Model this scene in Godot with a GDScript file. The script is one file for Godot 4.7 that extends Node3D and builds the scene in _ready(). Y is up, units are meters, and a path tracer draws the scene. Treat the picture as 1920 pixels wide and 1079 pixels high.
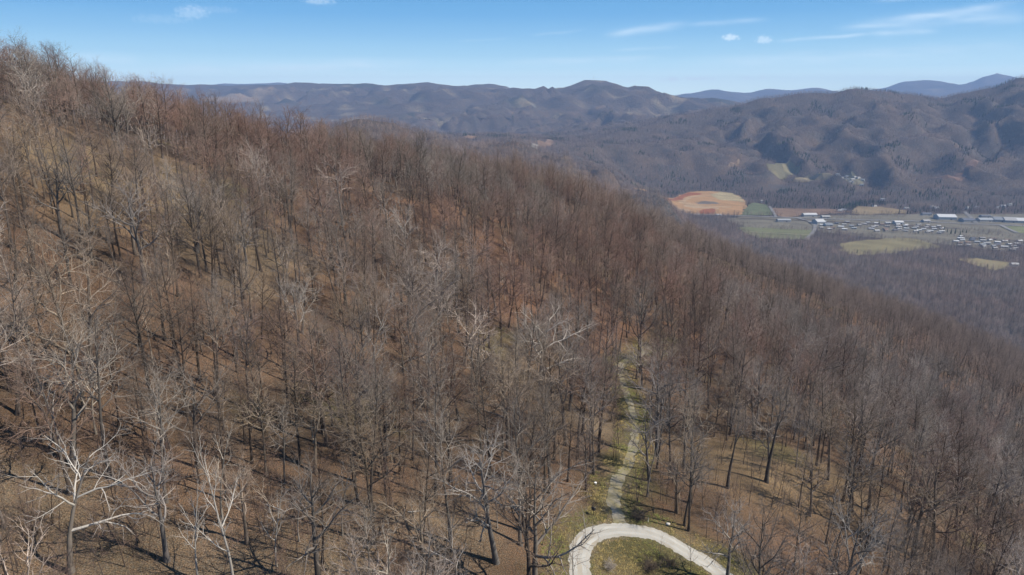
extends Node3D
# Bare winter forest on a mountain spur above a valley, seen from the air.
# Heights are metres above the valley floor; "d" is the distance to the north of the viewpoint (z = -d).

const HILL_X := [18.7, 32.6, -53.9, -112.2, -118.9, -33.7, 41.5, 171.5, 284.3, 315.0, 120.9, 44.1, 75.3, 75.8, 164.6, 340.5, -23.9, -35.9, -61.7, -86.4, -57.5, -8.9, 8.7, 61.1, -0.9, 138.4, 23.1, 11.6, 29.2, 113.2, 99.5, -74.8, -87.7, 27.1, 55.9, 102.6, -172.1, -160.9, -145.1, -107.3, -76.9, -15.9, -350.0, -260.0, -180.0, -100.0, 0.0, 120.0, 260.0, 420.0, 560.0, 640.0, 600.0, 480.0, 300.0, -500.0, -300.0, -180.0, -90.0, 0.0, 100.0, -300.0, -100.0, 200.0, 500.0, 900.0, 800.0, 500.0, 100.0, -300.0, -600.0, -600.0, 0.0, -600.0, 900.0, -900.0]
const HILL_D := [86.6, 177.3, 61.1, 152.5, 194.9, 240.1, 378.4, 484.2, 543.9, 399.4, 142.8, 104.9, 124.1, 165.3, 310.7, 489.6, 73.6, 118.9, 114.0, 166.7, 203.4, 182.1, 275.4, 270.7, 103.2, 217.9, 120.8, 78.9, 81.6, 313.5, 432.3, 92.9, 122.2, 144.1, 95.2, 118.8, 238.6, 247.6, 261.4, 273.6, 292.3, 340.9, 330.0, 430.0, 480.0, 520.0, 620.0, 720.0, 800.0, 800.0, 700.0, 500.0, 250.0, 100.0, 0.0, 250.0, 150.0, 60.0, 0.0, 20.0, 20.0, 0.0, -200.0, -200.0, -200.0, 300.0, 800.0, 1150.0, 1150.0, 900.0, 500.0, 900.0, -600.0, -200.0, -500.0, 200.0]
const HILL_W := [8.2745, -8.9909, -2.3075, 11.1616, 6.1178, 14.9002, 7.4747, -1.1907, -0.4464, -0.5623, -0.2299, 40.9748, 15.916, 10.6135, 7.4844, 2.9872, 7.5068, -7.2033, 10.3095, -14.3488, -4.555, 3.2794, -10.5808, 9.2704, 7.7259, -3.6199, -20.5736, -12.7885, 2.8105, -15.7939, 1.3061, -8.2984, 3.0926, -8.292, -29.5361, -13.2117, 1.0807, -2.7347, 1.6911, -4.515, -2.0429, 2.5725, 4.0996, -3.4067, 2.1134, -3.3096, 0.7414, 0.0582, 0.5451, -0.9426, 0.1881, -1.8025, -1.4365, 1.7359, -2.5993, 2.3667, -2.0755, -3.2279, 0.7731, -4.2475, 6.2712, 1.0809, -1.062, 2.5447, -1.4597, 1.0979, 0.3299, 0.4317, -0.3065, -1.5551, -2.5251, 1.1591, 0.0424, -0.4837, -0.0445, 0.1774, 428.9587, -18.1388, -11.2202]
const RIDGES := [
	{"w": 1450, "n": 0.2, "c": [Vector3(101.5, 104.0, 3300.0), Vector3(357.6, 163.9, 3600.0), Vector3(681.7, 222.7, 3900.0), Vector3(1003.8, 290.9, 4150.0), Vector3(1251.2, 333.3, 4150.0), Vector3(1477.9, 387.7, 4100.0), Vector3(1720.7, 417.3, 4100.0), Vector3(1821.9, 411.3, 4050.0), Vector3(1915.5, 439.9, 4000.0), Vector3(2067.2, 425.6, 4000.0), Vector3(2247.5, 408.4, 4050.0), Vector3(2463.7, 384.8, 4100.0), Vector3(2548.7, 414.0, 4000.0), Vector3(2625.8, 441.8, 3900.0), Vector3(2718.0, 495.0, 3800.0), Vector3(2987.4, 568.5, 3700.0), Vector3(3450.4, 525.8, 3600.0)]},
	{"w": 2300, "n": 0.3, "c": [Vector3(0.0, 252.0, 7800.0), Vector3(222.7, 329.6, 7400.0), Vector3(425.8, 424.9, 7100.0), Vector3(575.6, 495.0, 7000.0), Vector3(704.8, 550.1, 7000.0), Vector3(887.7, 545.1, 7000.0), Vector3(1001.3, 495.7, 7050.0), Vector3(1241.1, 430.5, 7200.0), Vector3(1533.4, 404.6, 7300.0), Vector3(1858.7, 377.6, 7500.0), Vector3(2231.8, 305.6, 7600.0)]},
	{"w": 2300, "n": 0.3, "c": [Vector3(-5773.8, 578.3, 8600.0), Vector3(-4764.2, 562.1, 8400.0), Vector3(-4304.9, 560.2, 8300.0), Vector3(-4092.2, 530.5, 8300.0), Vector3(-3845.8, 518.6, 8300.0), Vector3(-3492.3, 523.1, 8200.0), Vector3(-3248.6, 511.3, 8200.0), Vector3(-2905.6, 515.8, 8100.0), Vector3(-2663.5, 515.8, 8100.0), Vector3(-2389.0, 543.0, 8000.0), Vector3(-2124.1, 529.9, 7900.0), Vector3(-1888.5, 524.2, 7900.0), Vector3(-1572.9, 528.2, 7800.0), Vector3(-1399.3, 505.9, 7800.0), Vector3(-1150.4, 521.1, 7700.0), Vector3(-907.8, 535.8, 7600.0), Vector3(-747.9, 515.6, 7700.0), Vector3(-591.0, 484.6, 7900.0), Vector3(-418.4, 520.1, 8000.0), Vector3(-242.0, 527.4, 8100.0), Vector3(-60.6, 498.3, 8100.0), Vector3(60.7, 440.1, 8100.0), Vector3(152.0, 381.6, 8100.0)]},
	{"w": 900, "n": 0.35, "c": [Vector3(-596.8, 296.2, 1700.0), Vector3(-478.7, 321.7, 1750.0), Vector3(-413.3, 339.5, 1760.0), Vector3(-363.7, 346.7, 1780.0), Vector3(-313.8, 335.5, 1800.0), Vector3(-253.2, 311.8, 1850.0), Vector3(-159.5, 283.9, 1900.0)]},
	{"w": 1000, "n": 0.4, "c": [Vector3(-402.6, 201.4, 3100.0), Vector3(-251.6, 213.2, 3300.0), Vector3(-106.6, 212.3, 3500.0), Vector3(82.3, 196.2, 3600.0), Vector3(254.2, 174.0, 3700.0)]},
	{"w": 1400, "n": 0.25, "c": [Vector3(-1441.3, 224.0, 5600.0), Vector3(-1157.4, 283.7, 5900.0), Vector3(-840.3, 323.0, 6200.0), Vector3(-537.5, 357.0, 6500.0), Vector3(-357.2, 394.4, 6800.0), Vector3(-157.8, 363.9, 7000.0), Vector3(0.0, 292.7, 7000.0)]},
	{"w": 1500, "n": 0.25, "c": [Vector3(-2835.2, 347.6, 6500.0), Vector3(-2680.4, 384.1, 7000.0), Vector3(-2316.3, 343.6, 7000.0), Vector3(-1951.7, 310.6, 7200.0), Vector3(-1599.7, 349.8, 7600.0), Vector3(-1320.9, 393.4, 8000.0)]},
	{"w": 2600, "n": 0.25, "c": [Vector3(2283.2, 288.7, 13800.0), Vector3(2902.4, 348.8, 13800.0), Vector3(3414.4, 438.5, 13800.0), Vector3(3925.3, 518.0, 13800.0), Vector3(4239.5, 468.3, 13800.0), Vector3(4551.6, 448.4, 13800.0), Vector3(4957.3, 527.9, 13800.0), Vector3(5373.7, 498.1, 13800.0), Vector3(5884.4, 547.7, 13800.0), Vector3(6306.3, 478.3, 13800.0), Vector3(6718.5, 488.2, 13800.0), Vector3(7126.2, 527.9, 13800.0), Vector3(7510.5, 662.5, 13600.0), Vector3(7911.7, 691.6, 13600.0), Vector3(8168.6, 672.2, 13600.0), Vector3(8435.9, 594.4, 13600.0), Vector3(8735.5, 623.6, 13600.0), Vector3(8882.1, 754.2, 13400.0), Vector3(9072.6, 801.8, 13400.0), Vector3(9281.3, 754.2, 13400.0), Vector3(9592.3, 696.9, 13400.0), Vector3(10395.9, 677.8, 13400.0)]},
	{"w": 2600, "n": 0.25, "c": [Vector3(-6600.8, 529.8, 14000.0), Vector3(-6069.5, 590.1, 14000.0), Vector3(-5646.4, 630.2, 14000.0), Vector3(-5333.8, 620.1, 14000.0), Vector3(-4914.4, 630.2, 14000.0), Vector3(-4546.6, 650.2, 14000.0), Vector3(-4288.8, 610.1, 14000.0), Vector3(-3771.9, 529.8, 14000.0)]}]
var loop_line := PackedVector2Array([Vector2(9.0, 73.5), Vector2(9.1, 77.3), Vector2(9.3, 80.9), Vector2(10.2, 83.6), Vector2(12.4, 86.1), Vector2(15.4, 87.5), Vector2(18.2, 87.9), Vector2(21.0, 87.8), Vector2(23.3, 86.6), Vector2(25.5, 84.9), Vector2(27.7, 83.7), Vector2(29.5, 81.9), Vector2(32.2, 79.1)])
var track_line := PackedVector2Array([Vector2(16.3, 88.5), Vector2(16.2, 91.7), Vector2(16.1, 95.8), Vector2(18.0, 102.9), Vector2(21.5, 112.6), Vector2(25.1, 126.2), Vector2(26.9, 135.6), Vector2(28.1, 146.3), Vector2(28.2, 154.6), Vector2(28.5, 163.5), Vector2(29.2, 171.8), Vector2(32.4, 177.4), Vector2(37.0, 183.1), Vector2(41.4, 188.1), Vector2(47.1, 196.3)])
var loop_clearing := PackedVector2Array([Vector2(5.2, 70.1), Vector2(6.4, 83.8), Vector2(11.3, 90.9), Vector2(17.6, 94.2), Vector2(27.4, 89.6), Vector2(33.1, 81.7), Vector2(27.1, 63.4), Vector2(4.6, 59.0)])
const HEROES := [
	[-47.3, 62.3, 16.6, "pale", 0, "big pale crooked-limbed tree in the lower left corner"],
	[-34.6, 63.8, 13.6, "ghost", 0, "slender forked white-barked tree at the bottom edge, left of centre"],
	[-30.4, 63.0, 18.8, "ghost", 1, "tall white tree with three close upright stems near the bottom edge"],
	[-27.1, 67.1, 11.3, "ghost", 2, "pale grey tree with wide open forks near the bottom edge"],
	[-2.1, 75.9, 21.6, "oak", 1, "grey spreading oak with a dark forked trunk near the bottom centre"],
	[-51.0, 77.0, 24.0, "tall", 0, "tall black-trunked tree amid the lower left slope"],
	[45.7, 108.9, 23.7, "fork", 0, "black-trunked tree with a wide fork, alone on the tan clearing right of the loop"],
	[37.2, 104.3, 18.8, "fork", 1, "leaning dark tree beside a thinner stem on the tan clearing right of the track"],
	[26.4, 91.2, 17.6, "tall", 2, "slim dark tree on the grassy bank above the gravel loop, thinner of two"],
	[26.8, 90.1, 18.7, "tall", 1, "straight dark tree on the grassy bank above the gravel loop, thicker of two"],
	[25.0, 81.2, 7.6, "young", 0, "small bare tree on the grass inside the gravel loop's right edge"],
	[29.6, 79.8, 15.8, "oak", 0, "dark many-limbed tree at the right end of the gravel loop"],
	[20.8, 82.5, 4.4, "young", 1, "little pinkish sapling on the grass island of the gravel loop"],
	[-103.6, 183.9, 25.1, "round", 0, "round-crowned tree rising above the left skyline"],
	[-84.3, 130.8, 25.7, "tall", 1, "tall dense-crowned grey tree on the tan slope at the far left"],
	[34.2, 170.0, 30.7, "round", 1, "dark full-crowned tree where the track bends out of sight"],
	[-26.4, 120.7, 20.8, "ghost", 1, "white-trunked tree below the middle of the reddish slope"],
	[56.7, 115.1, 18.5, "fork", 2, "low-forked tree on the tan clearing, right of the black-trunked one"],
	[-41.6, 125.4, 16.8, "oak", 0, "dark crooked tree leaning right across a tan patch of the left slope"],
	[8.0, 75.2, 11.2, "young", 0, "thin bare tree in front of the gravel loop's left leg"]]
const SPOTS := {"bucket": Vector2(13.7, 99.5), "mailbox": Vector2(12.3, 90.3), "stake": Vector2(20.7, 90.5), "stone": Vector2(23.8, 90.8), "bush": Vector2(19.3, 91.0), "island_bush": Vector2(18.8, 80.4), "island_bush2": Vector2(22.1, 81.8), "pale_bush": Vector2(13.5, 79.6), "shed": Vector2(107.6, 121.5), "log": Vector2(-12.8, 82.1), "log2": Vector2(-30.5, 76.9), "log3": Vector2(-43.7, 78.8), "log4": Vector2(-30.2, 111.2), "log5": Vector2(-83.3, 129.0), "log6": Vector2(13.9, 114.4)}
var valley_areas := {
	"town_ground": PackedVector2Array([Vector2(709.3, 2251.5), Vector2(782.7, 2313.9), Vector2(902.1, 2292.7), Vector2(1175.3, 2335.5), Vector2(1408.1, 2357.4), Vector2(1815.7, 2357.4), Vector2(1522.4, 1958.4), Vector2(1311.6, 1767.7), Vector2(1189.1, 1869.1), Vector2(1063.9, 1943.0), Vector2(923.6, 2047.7), Vector2(733.1, 2108.6)]),
	"construction_site": PackedVector2Array([Vector2(476.7, 2711.7), Vector2(560.4, 2816.8), Vector2(602.5, 2755.8), Vector2(643.1, 2726.3), Vector2(700.3, 2832.4), Vector2(764.6, 2929.9), Vector2(849.2, 2946.8), Vector2(919.3, 2913.2), Vector2(930.6, 2786.0), Vector2(911.4, 2655.0), Vector2(869.8, 2522.7), Vector2(809.5, 2379.7), Vector2(780.4, 2335.5), Vector2(682.5, 2346.4), Vector2(592.9, 2357.4), Vector2(417.0, 2414.0)]),
	"red_bank": PackedVector2Array([Vector2(590.8, 2740.9), Vector2(639.8, 2711.7), Vector2(688.5, 2801.3), Vector2(753.6, 2913.2), Vector2(799.3, 2880.4), Vector2(782.1, 2832.4), Vector2(721.3, 2801.3), Vector2(662.7, 2683.1), Vector2(602.1, 2655.0)]),
	"red_pad": PackedVector2Array([Vector2(663.3, 2414.0), Vector2(702.2, 2473.2), Vector2(748.4, 2485.4), Vector2(701.6, 2368.5), Vector2(652.2, 2357.4)]),
	"straw_slope": PackedVector2Array([Vector2(817.4, 2832.4), Vector2(885.6, 2929.9), Vector2(929.5, 2880.4), Vector2(923.1, 2755.8), Vector2(900.3, 2627.5), Vector2(888.3, 2641.2), Vector2(822.1, 2697.3)]),
	"grey_pad": PackedVector2Array([Vector2(707.7, 2613.9), Vector2(751.2, 2669.0), Vector2(785.0, 2641.2), Vector2(793.9, 2587.2), Vector2(709.4, 2574.1)]),
	"haul_road": PackedVector2Array([Vector2(654.0, 2655.0), Vector2(713.8, 2770.8), Vector2(769.1, 2816.8), Vector2(808.8, 2801.3), Vector2(757.0, 2770.8), Vector2(709.1, 2726.3), Vector2(666.0, 2627.5), Vector2(718.5, 2548.1), Vector2(810.5, 2522.7), Vector2(802.8, 2497.7), Vector2(691.9, 2522.7), Vector2(634.0, 2613.9)]),
	"terrace": PackedVector2Array([Vector2(657.0, 2574.1), Vector2(691.9, 2522.7), Vector2(759.7, 2497.7), Vector2(748.7, 2473.2), Vector2(662.6, 2485.4), Vector2(639.6, 2535.3)]),
	"lower_terrace": PackedVector2Array([Vector2(548.9, 2548.1), Vector2(597.0, 2522.7), Vector2(647.4, 2425.6), Vector2(603.7, 2402.5), Vector2(545.7, 2485.4)]),
	"green_field": PackedVector2Array([Vector2(786.0, 2335.5), Vector2(865.7, 2510.2), Vector2(924.5, 2613.9), Vector2(958.7, 2561.0), Vector2(945.2, 2485.4), Vector2(903.5, 2335.5)]),
	"brown_field": PackedVector2Array([Vector2(953.0, 2485.4), Vector2(1047.5, 2473.2), Vector2(1158.4, 2461.2), Vector2(1213.0, 2414.0), Vector2(1159.1, 2379.7), Vector2(1079.1, 2346.4), Vector2(920.2, 2292.7), Vector2(904.6, 2313.9)]),
	"meadow": PackedVector2Array([Vector2(697.0, 2099.7), Vector2(733.1, 2108.6), Vector2(914.6, 2064.7), Vector2(913.6, 2039.3), Vector2(862.0, 1950.7), Vector2(831.0, 1920.2), Vector2(780.5, 1927.8), Vector2(711.9, 1950.7), Vector2(694.0, 2014.4)]),
	"tan_field": PackedVector2Array([Vector2(1283.0, 2522.7), Vector2(1367.4, 2510.2), Vector2(1414.7, 2425.6), Vector2(1379.1, 2368.5), Vector2(1198.9, 2346.4), Vector2(1178.1, 2368.5)]),
	"pasture": PackedVector2Array([Vector2(910.9, 1862.0), Vector2(999.0, 1905.4), Vector2(1052.1, 1920.2), Vector2(1117.4, 1950.7), Vector2(1161.9, 1920.2), Vector2(1167.2, 1820.5), Vector2(1119.2, 1800.4), Vector2(987.9, 1742.4), Vector2(892.4, 1717.8), Vector2(867.4, 1767.7)]),
	"pasture_b": PackedVector2Array([Vector2(1113.6, 1676.2), Vector2(1177.8, 1682.1), Vector2(1227.9, 1647.7), Vector2(1220.4, 1609.2), Vector2(1139.6, 1557.1), Vector2(1125.9, 1593.2)]),
	"grass_field": PackedVector2Array([Vector2(1535.7, 2117.6), Vector2(1661.2, 2135.8), Vector2(1571.5, 2014.4), Vector2(1512.4, 2014.4)]),
	"upland_meadow": PackedVector2Array([Vector2(507.7, 2963.9), Vector2(654.9, 3016.3), Vector2(637.8, 2913.2), Vector2(506.4, 2848.2)]),
	"hill_pasture": PackedVector2Array([Vector2(1156, 3150), Vector2(1245, 3214), Vector2(1275, 3185), Vector2(1309, 3145), Vector2(1295, 3124), Vector2(1216, 3078), Vector2(1160, 3087)]),
	"hill_field": PackedVector2Array([Vector2(1230, 3052), Vector2(1310, 3079), Vector2(1384, 3013), Vector2(1393, 2951), Vector2(1341, 2982), Vector2(1260, 3006)]),
	"hamlet_ground": PackedVector2Array([Vector2(1380, 2920), Vector2(1410, 3010), Vector2(1480, 2990), Vector2(1510, 2945), Vector2(1480, 2880), Vector2(1420, 2895)]),
	"clay_cut": PackedVector2Array([Vector2(1760, 2904), Vector2(1810, 2896), Vector2(1874, 2889), Vector2(2014, 2962), Vector2(1900, 2860), Vector2(1830, 2815), Vector2(1766, 2854)]),
	"bank_cut": PackedVector2Array([Vector2(990, 3208), Vector2(1067, 3264), Vector2(1107, 3310), Vector2(1041, 3215)]),
	"ridge_road": PackedVector2Array([Vector2(30, 2985), Vector2(100, 3150), Vector2(120, 3222), Vector2(138, 3218), Vector2(122, 3140), Vector2(55, 2975)]),
	"clay_slope": PackedVector2Array([Vector2(113, 3277), Vector2(187, 3502), Vector2(209, 3427), Vector2(150, 3225)]),
	"clay_patch": PackedVector2Array([Vector2(-161, 3348), Vector2(-179, 3260), Vector2(-230, 3290), Vector2(-215, 3370)])}
var valley_roads := {
	"highway": PackedVector2Array([Vector2(447.6, 2376.4), Vector2(628.4, 2354.3), Vector2(802.5, 2321.7), Vector2(936.0, 2290.1), Vector2(1065.5, 2259.3), Vector2(1196.8, 2239.3), Vector2(1326.8, 2219.4), Vector2(1442.4, 2180.8), Vector2(1658.1, 2125.3), Vector2(1654.1, 2109.8), Vector2(1438.0, 2165.4), Vector2(1323.1, 2203.8), Vector2(1194.4, 2223.5), Vector2(1062.5, 2243.6), Vector2(932.3, 2274.5), Vector2(799.2, 2306.1), Vector2(625.9, 2338.5), Vector2(445.7, 2360.6)]),
	"farm_lane": PackedVector2Array([Vector2(833.4, 1915.9), Vector2(884.6, 2001.1), Vector2(918.7, 2058.9), Vector2(953.9, 2137.6), Vector2(966.8, 2211.5), Vector2(951.1, 2270.4), Vector2(962.7, 2273.5), Vector2(978.8, 2211.7), Vector2(965.4, 2134.0), Vector2(929.4, 2053.5), Vector2(894.9, 1995.0), Vector2(843.7, 1909.7)]),
	"field_track": PackedVector2Array([Vector2(716.5, 2034.2), Vector2(795.6, 2009.5), Vector2(883.9, 1985.4), Vector2(882.1, 1978.7), Vector2(793.7, 2002.8), Vector2(714.4, 2027.5)]),
	"side_street": PackedVector2Array([Vector2(1605.3, 2400.1), Vector2(1557.1, 2290.2), Vector2(1503.2, 2179.9), Vector2(1492.4, 2185.2), Vector2(1546.2, 2295.3), Vector2(1594.4, 2404.9)]),
	"diagonal_street": PackedVector2Array([Vector2(1553.9, 2133.9), Vector2(1533.9, 2071.7), Vector2(1518.2, 2012.8), Vector2(1506.6, 2015.9), Vector2(1522.4, 2075.1), Vector2(1542.5, 2137.6)]),
	"field_lane": PackedVector2Array([Vector2(959.2, 2521.6), Vector2(931.1, 2412.8), Vector2(897.5, 2291.5), Vector2(888.8, 2293.9), Vector2(922.4, 2415.2), Vector2(950.5, 2523.8)]),
	"railway": PackedVector2Array([Vector2(752.0, 2275.8), Vector2(950.4, 2235.2), Vector2(1103.1, 2186.4), Vector2(1249.4, 2139.5), Vector2(1384.3, 2085.8), Vector2(1381.3, 2078.4), Vector2(1246.7, 2132.0), Vector2(1100.6, 2178.8), Vector2(948.5, 2227.5), Vector2(750.4, 2268.0)])}
const BUILDINGS := [
	[1446.1, 2261.7, 57.0, 40, 9, -0.12, "white", "big white-roofed warehouse with a dark gable end, left of the row of sheds"],
	[1487.1, 2211.6, 38.4, 30, 7, 0.0, "dark", "low dark grey-roofed shed beside the side street"],
	[1552.1, 2221.4, 47.3, 26, 6, 0.0, "grey", "long light grey shed, first in the row right of the side street"],
	[1594.1, 2221.4, 33.3, 38, 7, -0.2, "grey2", "grey metal shed between the long light shed and the next pale roof"],
	[1623.1, 2211.6, 34.9, 44, 7, -0.25, "pale", "pale-roofed metal shed, second from the right frame edge"],
	[1658.0, 2201.9, 38.2, 40, 7, -0.2, "white", "pale-roofed shed cut by the right frame edge"],
	[1014.7, 2313.9, 45.5, 22, 7, 0.0, "white", "long white-roofed building above the highway beside the brown field"],
	[985.8, 2173.1, 27.4, 34, 9, 0.1, "white", "white hip-roofed building beside the farm lane junction"],
	[887.4, 2211.6, 41.8, 18, 6, 0.0, "grey", "long low grey-roofed building left of the farm lane"],
	[1000.1, 2135.8, 23.6, 20, 5, 0.0, "grey2", "low grey-roofed barn right of the farm lane"],
	[1241.3, 2173.1, 27.4, 20, 6, 0.0, "white", "white-roofed block among the houses left of the mobile homes"],
	[1347.2, 2201.9, 20.8, 18, 5, 0.0, "pale", "small pale roof just left of the big white warehouse"],
	[1055.4, 2282.3, 26.9, 18, 5, 0.0, "pale", "pale low building next to the brown field's right end"],
	[1600.4, 2292.7, 32.5, 16, 5, 0.0, "dark", "narrow dark roof behind the row of grey sheds"],
	[1425.9, 2335.5, 31.2, 16, 6, 0.0, "dark", "dark-roofed barn at the foot of the mountain, left of the white warehouse"],
	[1215.9, 1609.2, 16.8, 12, 5, 0.0, "white", "white farmhouse on the tan pasture at the right edge"],
	[962.0, 2627.5, 8.2, 10, 7, 0.0, "white", "small white house above the green field"],
	[632.6, 2324.6, 21.9, 10, 4, 0.0, "pale", "pale trailer below the bare earthworks"],
	[708.4, 2324.6, 16.5, 9, 4, 0.0, "white", "white trailer on the highway below the earthworks"]]
var house_clusters := [
	[PackedVector2Array([Vector2(1250.1, 2023.8), Vector2(1313.1, 2101.8), Vector2(1219.0, 2032.1), Vector2(1192.5, 2043.4), Vector2(1297.6, 2071.6), Vector2(1260.1, 2103.9), Vector2(1243.4, 2084.2), Vector2(1261.6, 2066.5), Vector2(1294.6, 2029.6), Vector2(1309.5, 2127.7), Vector2(1216.0, 2079.6), Vector2(1235.7, 2120.1), Vector2(1286.9, 2137.5), Vector2(1341.0, 2121.7), Vector2(1249.8, 2141.8), Vector2(1287.3, 2096.2), Vector2(1237.5, 2050.0), Vector2(1266.9, 2041.7), Vector2(1272.9, 2008.2), Vector2(1326.1, 2081.0)]), "white mobile home in the trailer park left of the sheds", "mobile homes in the valley", 0],
	[PackedVector2Array([Vector2(1334.9, 1815.5), Vector2(1348.4, 1793.4), Vector2(1356.9, 1873.9), Vector2(1302.6, 1878.7), Vector2(1329.4, 1894.8), Vector2(1272.0, 1873.3), Vector2(1286.1, 1924.8), Vector2(1325.8, 1930.8), Vector2(1371.1, 1847.3), Vector2(1223.4, 1832.2), Vector2(1249.6, 1833.0), Vector2(1291.9, 1839.6), Vector2(1314.7, 1856.6), Vector2(1245.1, 1864.3), Vector2(1428.4, 1887.6), Vector2(1333.6, 1840.7), Vector2(1249.5, 1888.6), Vector2(1279.3, 1816.5), Vector2(1297.5, 1797.6), Vector2(1312.8, 1826.3), Vector2(1329.7, 1777.0), Vector2(1374.4, 1919.0), Vector2(1354.2, 1901.9), Vector2(1391.7, 1830.8), Vector2(1385.0, 1887.3), Vector2(1363.2, 1821.0), Vector2(1398.1, 1855.1), Vector2(1274.7, 1902.1), Vector2(1353.0, 1933.0), Vector2(1403.2, 1905.3), Vector2(1305.2, 1955.5), Vector2(1306.8, 1906.0)]), "small pale-roofed house in the settlement at the right edge", "houses at the right edge of the valley", 1],
	[PackedVector2Array([Vector2(1105.3, 2040.6), Vector2(1087.3, 2193.4), Vector2(1202.3, 2098.9), Vector2(1056.2, 2082.1), Vector2(1124.4, 2104.0), Vector2(991.8, 2087.2), Vector2(1028.2, 2110.2), Vector2(1040.5, 2167.8), Vector2(1105.9, 2075.7), Vector2(1188.6, 2070.8), Vector2(1018.4, 2065.3), Vector2(1146.4, 2178.0), Vector2(1100.6, 2139.5), Vector2(1136.2, 2047.8), Vector2(1170.4, 2170.3), Vector2(1010.0, 2166.7), Vector2(1143.9, 2121.6), Vector2(1175.8, 2114.0), Vector2(1206.9, 2170.8), Vector2(1067.7, 2122.9), Vector2(1055.2, 2146.3), Vector2(1175.1, 2144.7), Vector2(1222.2, 2140.5), Vector2(1169.8, 2055.8), Vector2(981.6, 2138.2), Vector2(1123.6, 2158.0), Vector2(973.6, 2067.4), Vector2(1016.2, 2199.9), Vector2(958.3, 2089.5), Vector2(1147.9, 2072.9)]), "small house between the highway and the olive pasture", "houses along the highway", 1]]
var hamlet := PackedVector2Array([Vector2(1426, 3004), Vector2(1454, 2990), Vector2(1478, 2970), Vector2(1500, 2943), Vector2(1425, 2972), Vector2(1456, 2941), Vector2(1471, 2888), Vector2(1428, 2903), Vector2(1384, 2926), Vector2(1440, 2960), Vector2(1490, 2960), Vector2(1445, 2920)])
var foot_houses := PackedVector2Array([Vector2(1543.0, 2497.7), Vector2(1546.0, 2473.2), Vector2(1658.5, 2473.2), Vector2(1699.4, 2485.4), Vector2(1773.5, 2485.4), Vector2(1810.0, 2510.2), Vector2(1853.2, 2535.3), Vector2(1344.2, 2522.7), Vector2(1442.9, 2655.0), Vector2(1165.6, 2414.0), Vector2(1189.8, 2437.4), Vector2(1435.4, 2473.2)])
const VALLEY_PINES := [[702.0, 1935.3, 14], [720.1, 1883.5, 10], [741.1, 1883.5, 11], [765.9, 1855.0, 13], [765.1, 1834.1, 14], [786.5, 1862.0, 12], [778.6, 1820.5, 14], [783.3, 1807.0, 13], [760.2, 1807.0, 13], [928.2, 1943.0, 15], [961.0, 1974.1, 14], [900.2, 1742.4, 12], [1211.0, 2006.2, 14], [1322.9, 2064.7, 13], [1306.9, 2022.6, 14], [1303.0, 1998.1, 18], [1315.6, 1998.1, 20], [1353.3, 2022.6, 15], [1359.3, 2014.4, 13], [800.5, 1807.0, 10], [1136.4, 1588.0, 11], [1174.7, 2163.6, 14], [1319.8, 1982.0, 14]]
var hedge_rows := [[Vector2(738.4, 2099.7), Vector2(915.5, 2047.7), 34], [Vector2(811.6, 2346.4), Vector2(888.0, 2303.3), 12], [Vector2(1170.1, 2324.6), Vector2(1350.1, 2303.3), 40], [Vector2(1052.4, 1950.7), Vector2(1176.4, 1848.0), 40], [Vector2(949.9, 1998.1), Vector2(1048.5, 1943.0), 30], [Vector2(806.2, 2126.7), Vector2(921.9, 2082.1), 22], [Vector2(1037.4, 2251.5), Vector2(1185.7, 2282.3), 18], [Vector2(1171.6, 1998.1), Vector2(1309.8, 1966.2), 34], [Vector2(1062.0, 2099.7), Vector2(1164.6, 2014.4), 40], [Vector2(1361.5, 1998.1), Vector2(1485.7, 1950.7), 40], [Vector2(682.8, 2221.4), Vector2(754.4, 2173.1), 20], [Vector2(1228.0, 2099.7), Vector2(1322.9, 2064.7), 60], [Vector2(1300.0, 1950.7), Vector2(1414.4, 1862.0), 90], [Vector2(1028.7, 2173.1), Vector2(1201.7, 2082.1), 60], [Vector2(1432.3, 2335.5), Vector2(1781.2, 2335.5), 50], [Vector2(945.9, 2099.7), Vector2(1013.2, 1998.1), 40], [Vector2(1355.6, 2064.7), Vector2(1456.5, 1998.1), 50], [Vector2(1362.6, 1862.0), Vector2(1377.4, 1780.6), 40]]
# thin streaks of cloud: azimuth and elevation of both ends (degrees), half width, strength
const STREAKS := [[7.52, 4.52, 13.55, 5.27, 0.31, 0.5], [13.56, 5.12, 19.29, 5.41, 0.18, 0.3], [1.68, 4.55, 5.85, 4.92, 0.09, 0.3], [20.19, 3.83, 26.5, 4.19, 0.11, 0.55], [26.5, 4.19, 30.37, 4.21, 0.22, 0.5], [24.4, 4.65, 34.82, 5.75, 0.27, 0.45], [25.76, 4.67, 34.92, 5.15, 0.54, 0.3], [30.28, 4.82, 35.54, 4.73, 0.36, 0.25], [0.0, 2.49, 11.7, 2.83, 0.27, 0.35], [7.98, 3.38, 13.26, 3.63, 0.11, 0.25], [-26.12, 1.8, -7.18, 2.47, 0.4, 0.4], [-19.66, 1.5, -8.45, 1.98, 0.54, 0.2], [-31.24, 2.47, -27.39, 2.42, 0.36, 0.35], [14.15, 2.33, 36.36, 3.07, 0.63, 0.3], [-4.21, 4.07, 0.0, 4.32, 0.07, 0.2], [26.22, 6.31, 30.66, 6.38, 0.13, 0.3], [60.0, 4.0, 95.0, 7.0, 0.6, 0.3], [-100.0, 5.0, -60.0, 3.6, 0.6, 0.3], [120.0, 6.0, 170.0, 4.0, 0.6, 0.3], [-170.0, 4.0, -130.0, 6.5, 0.6, 0.3]]
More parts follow.
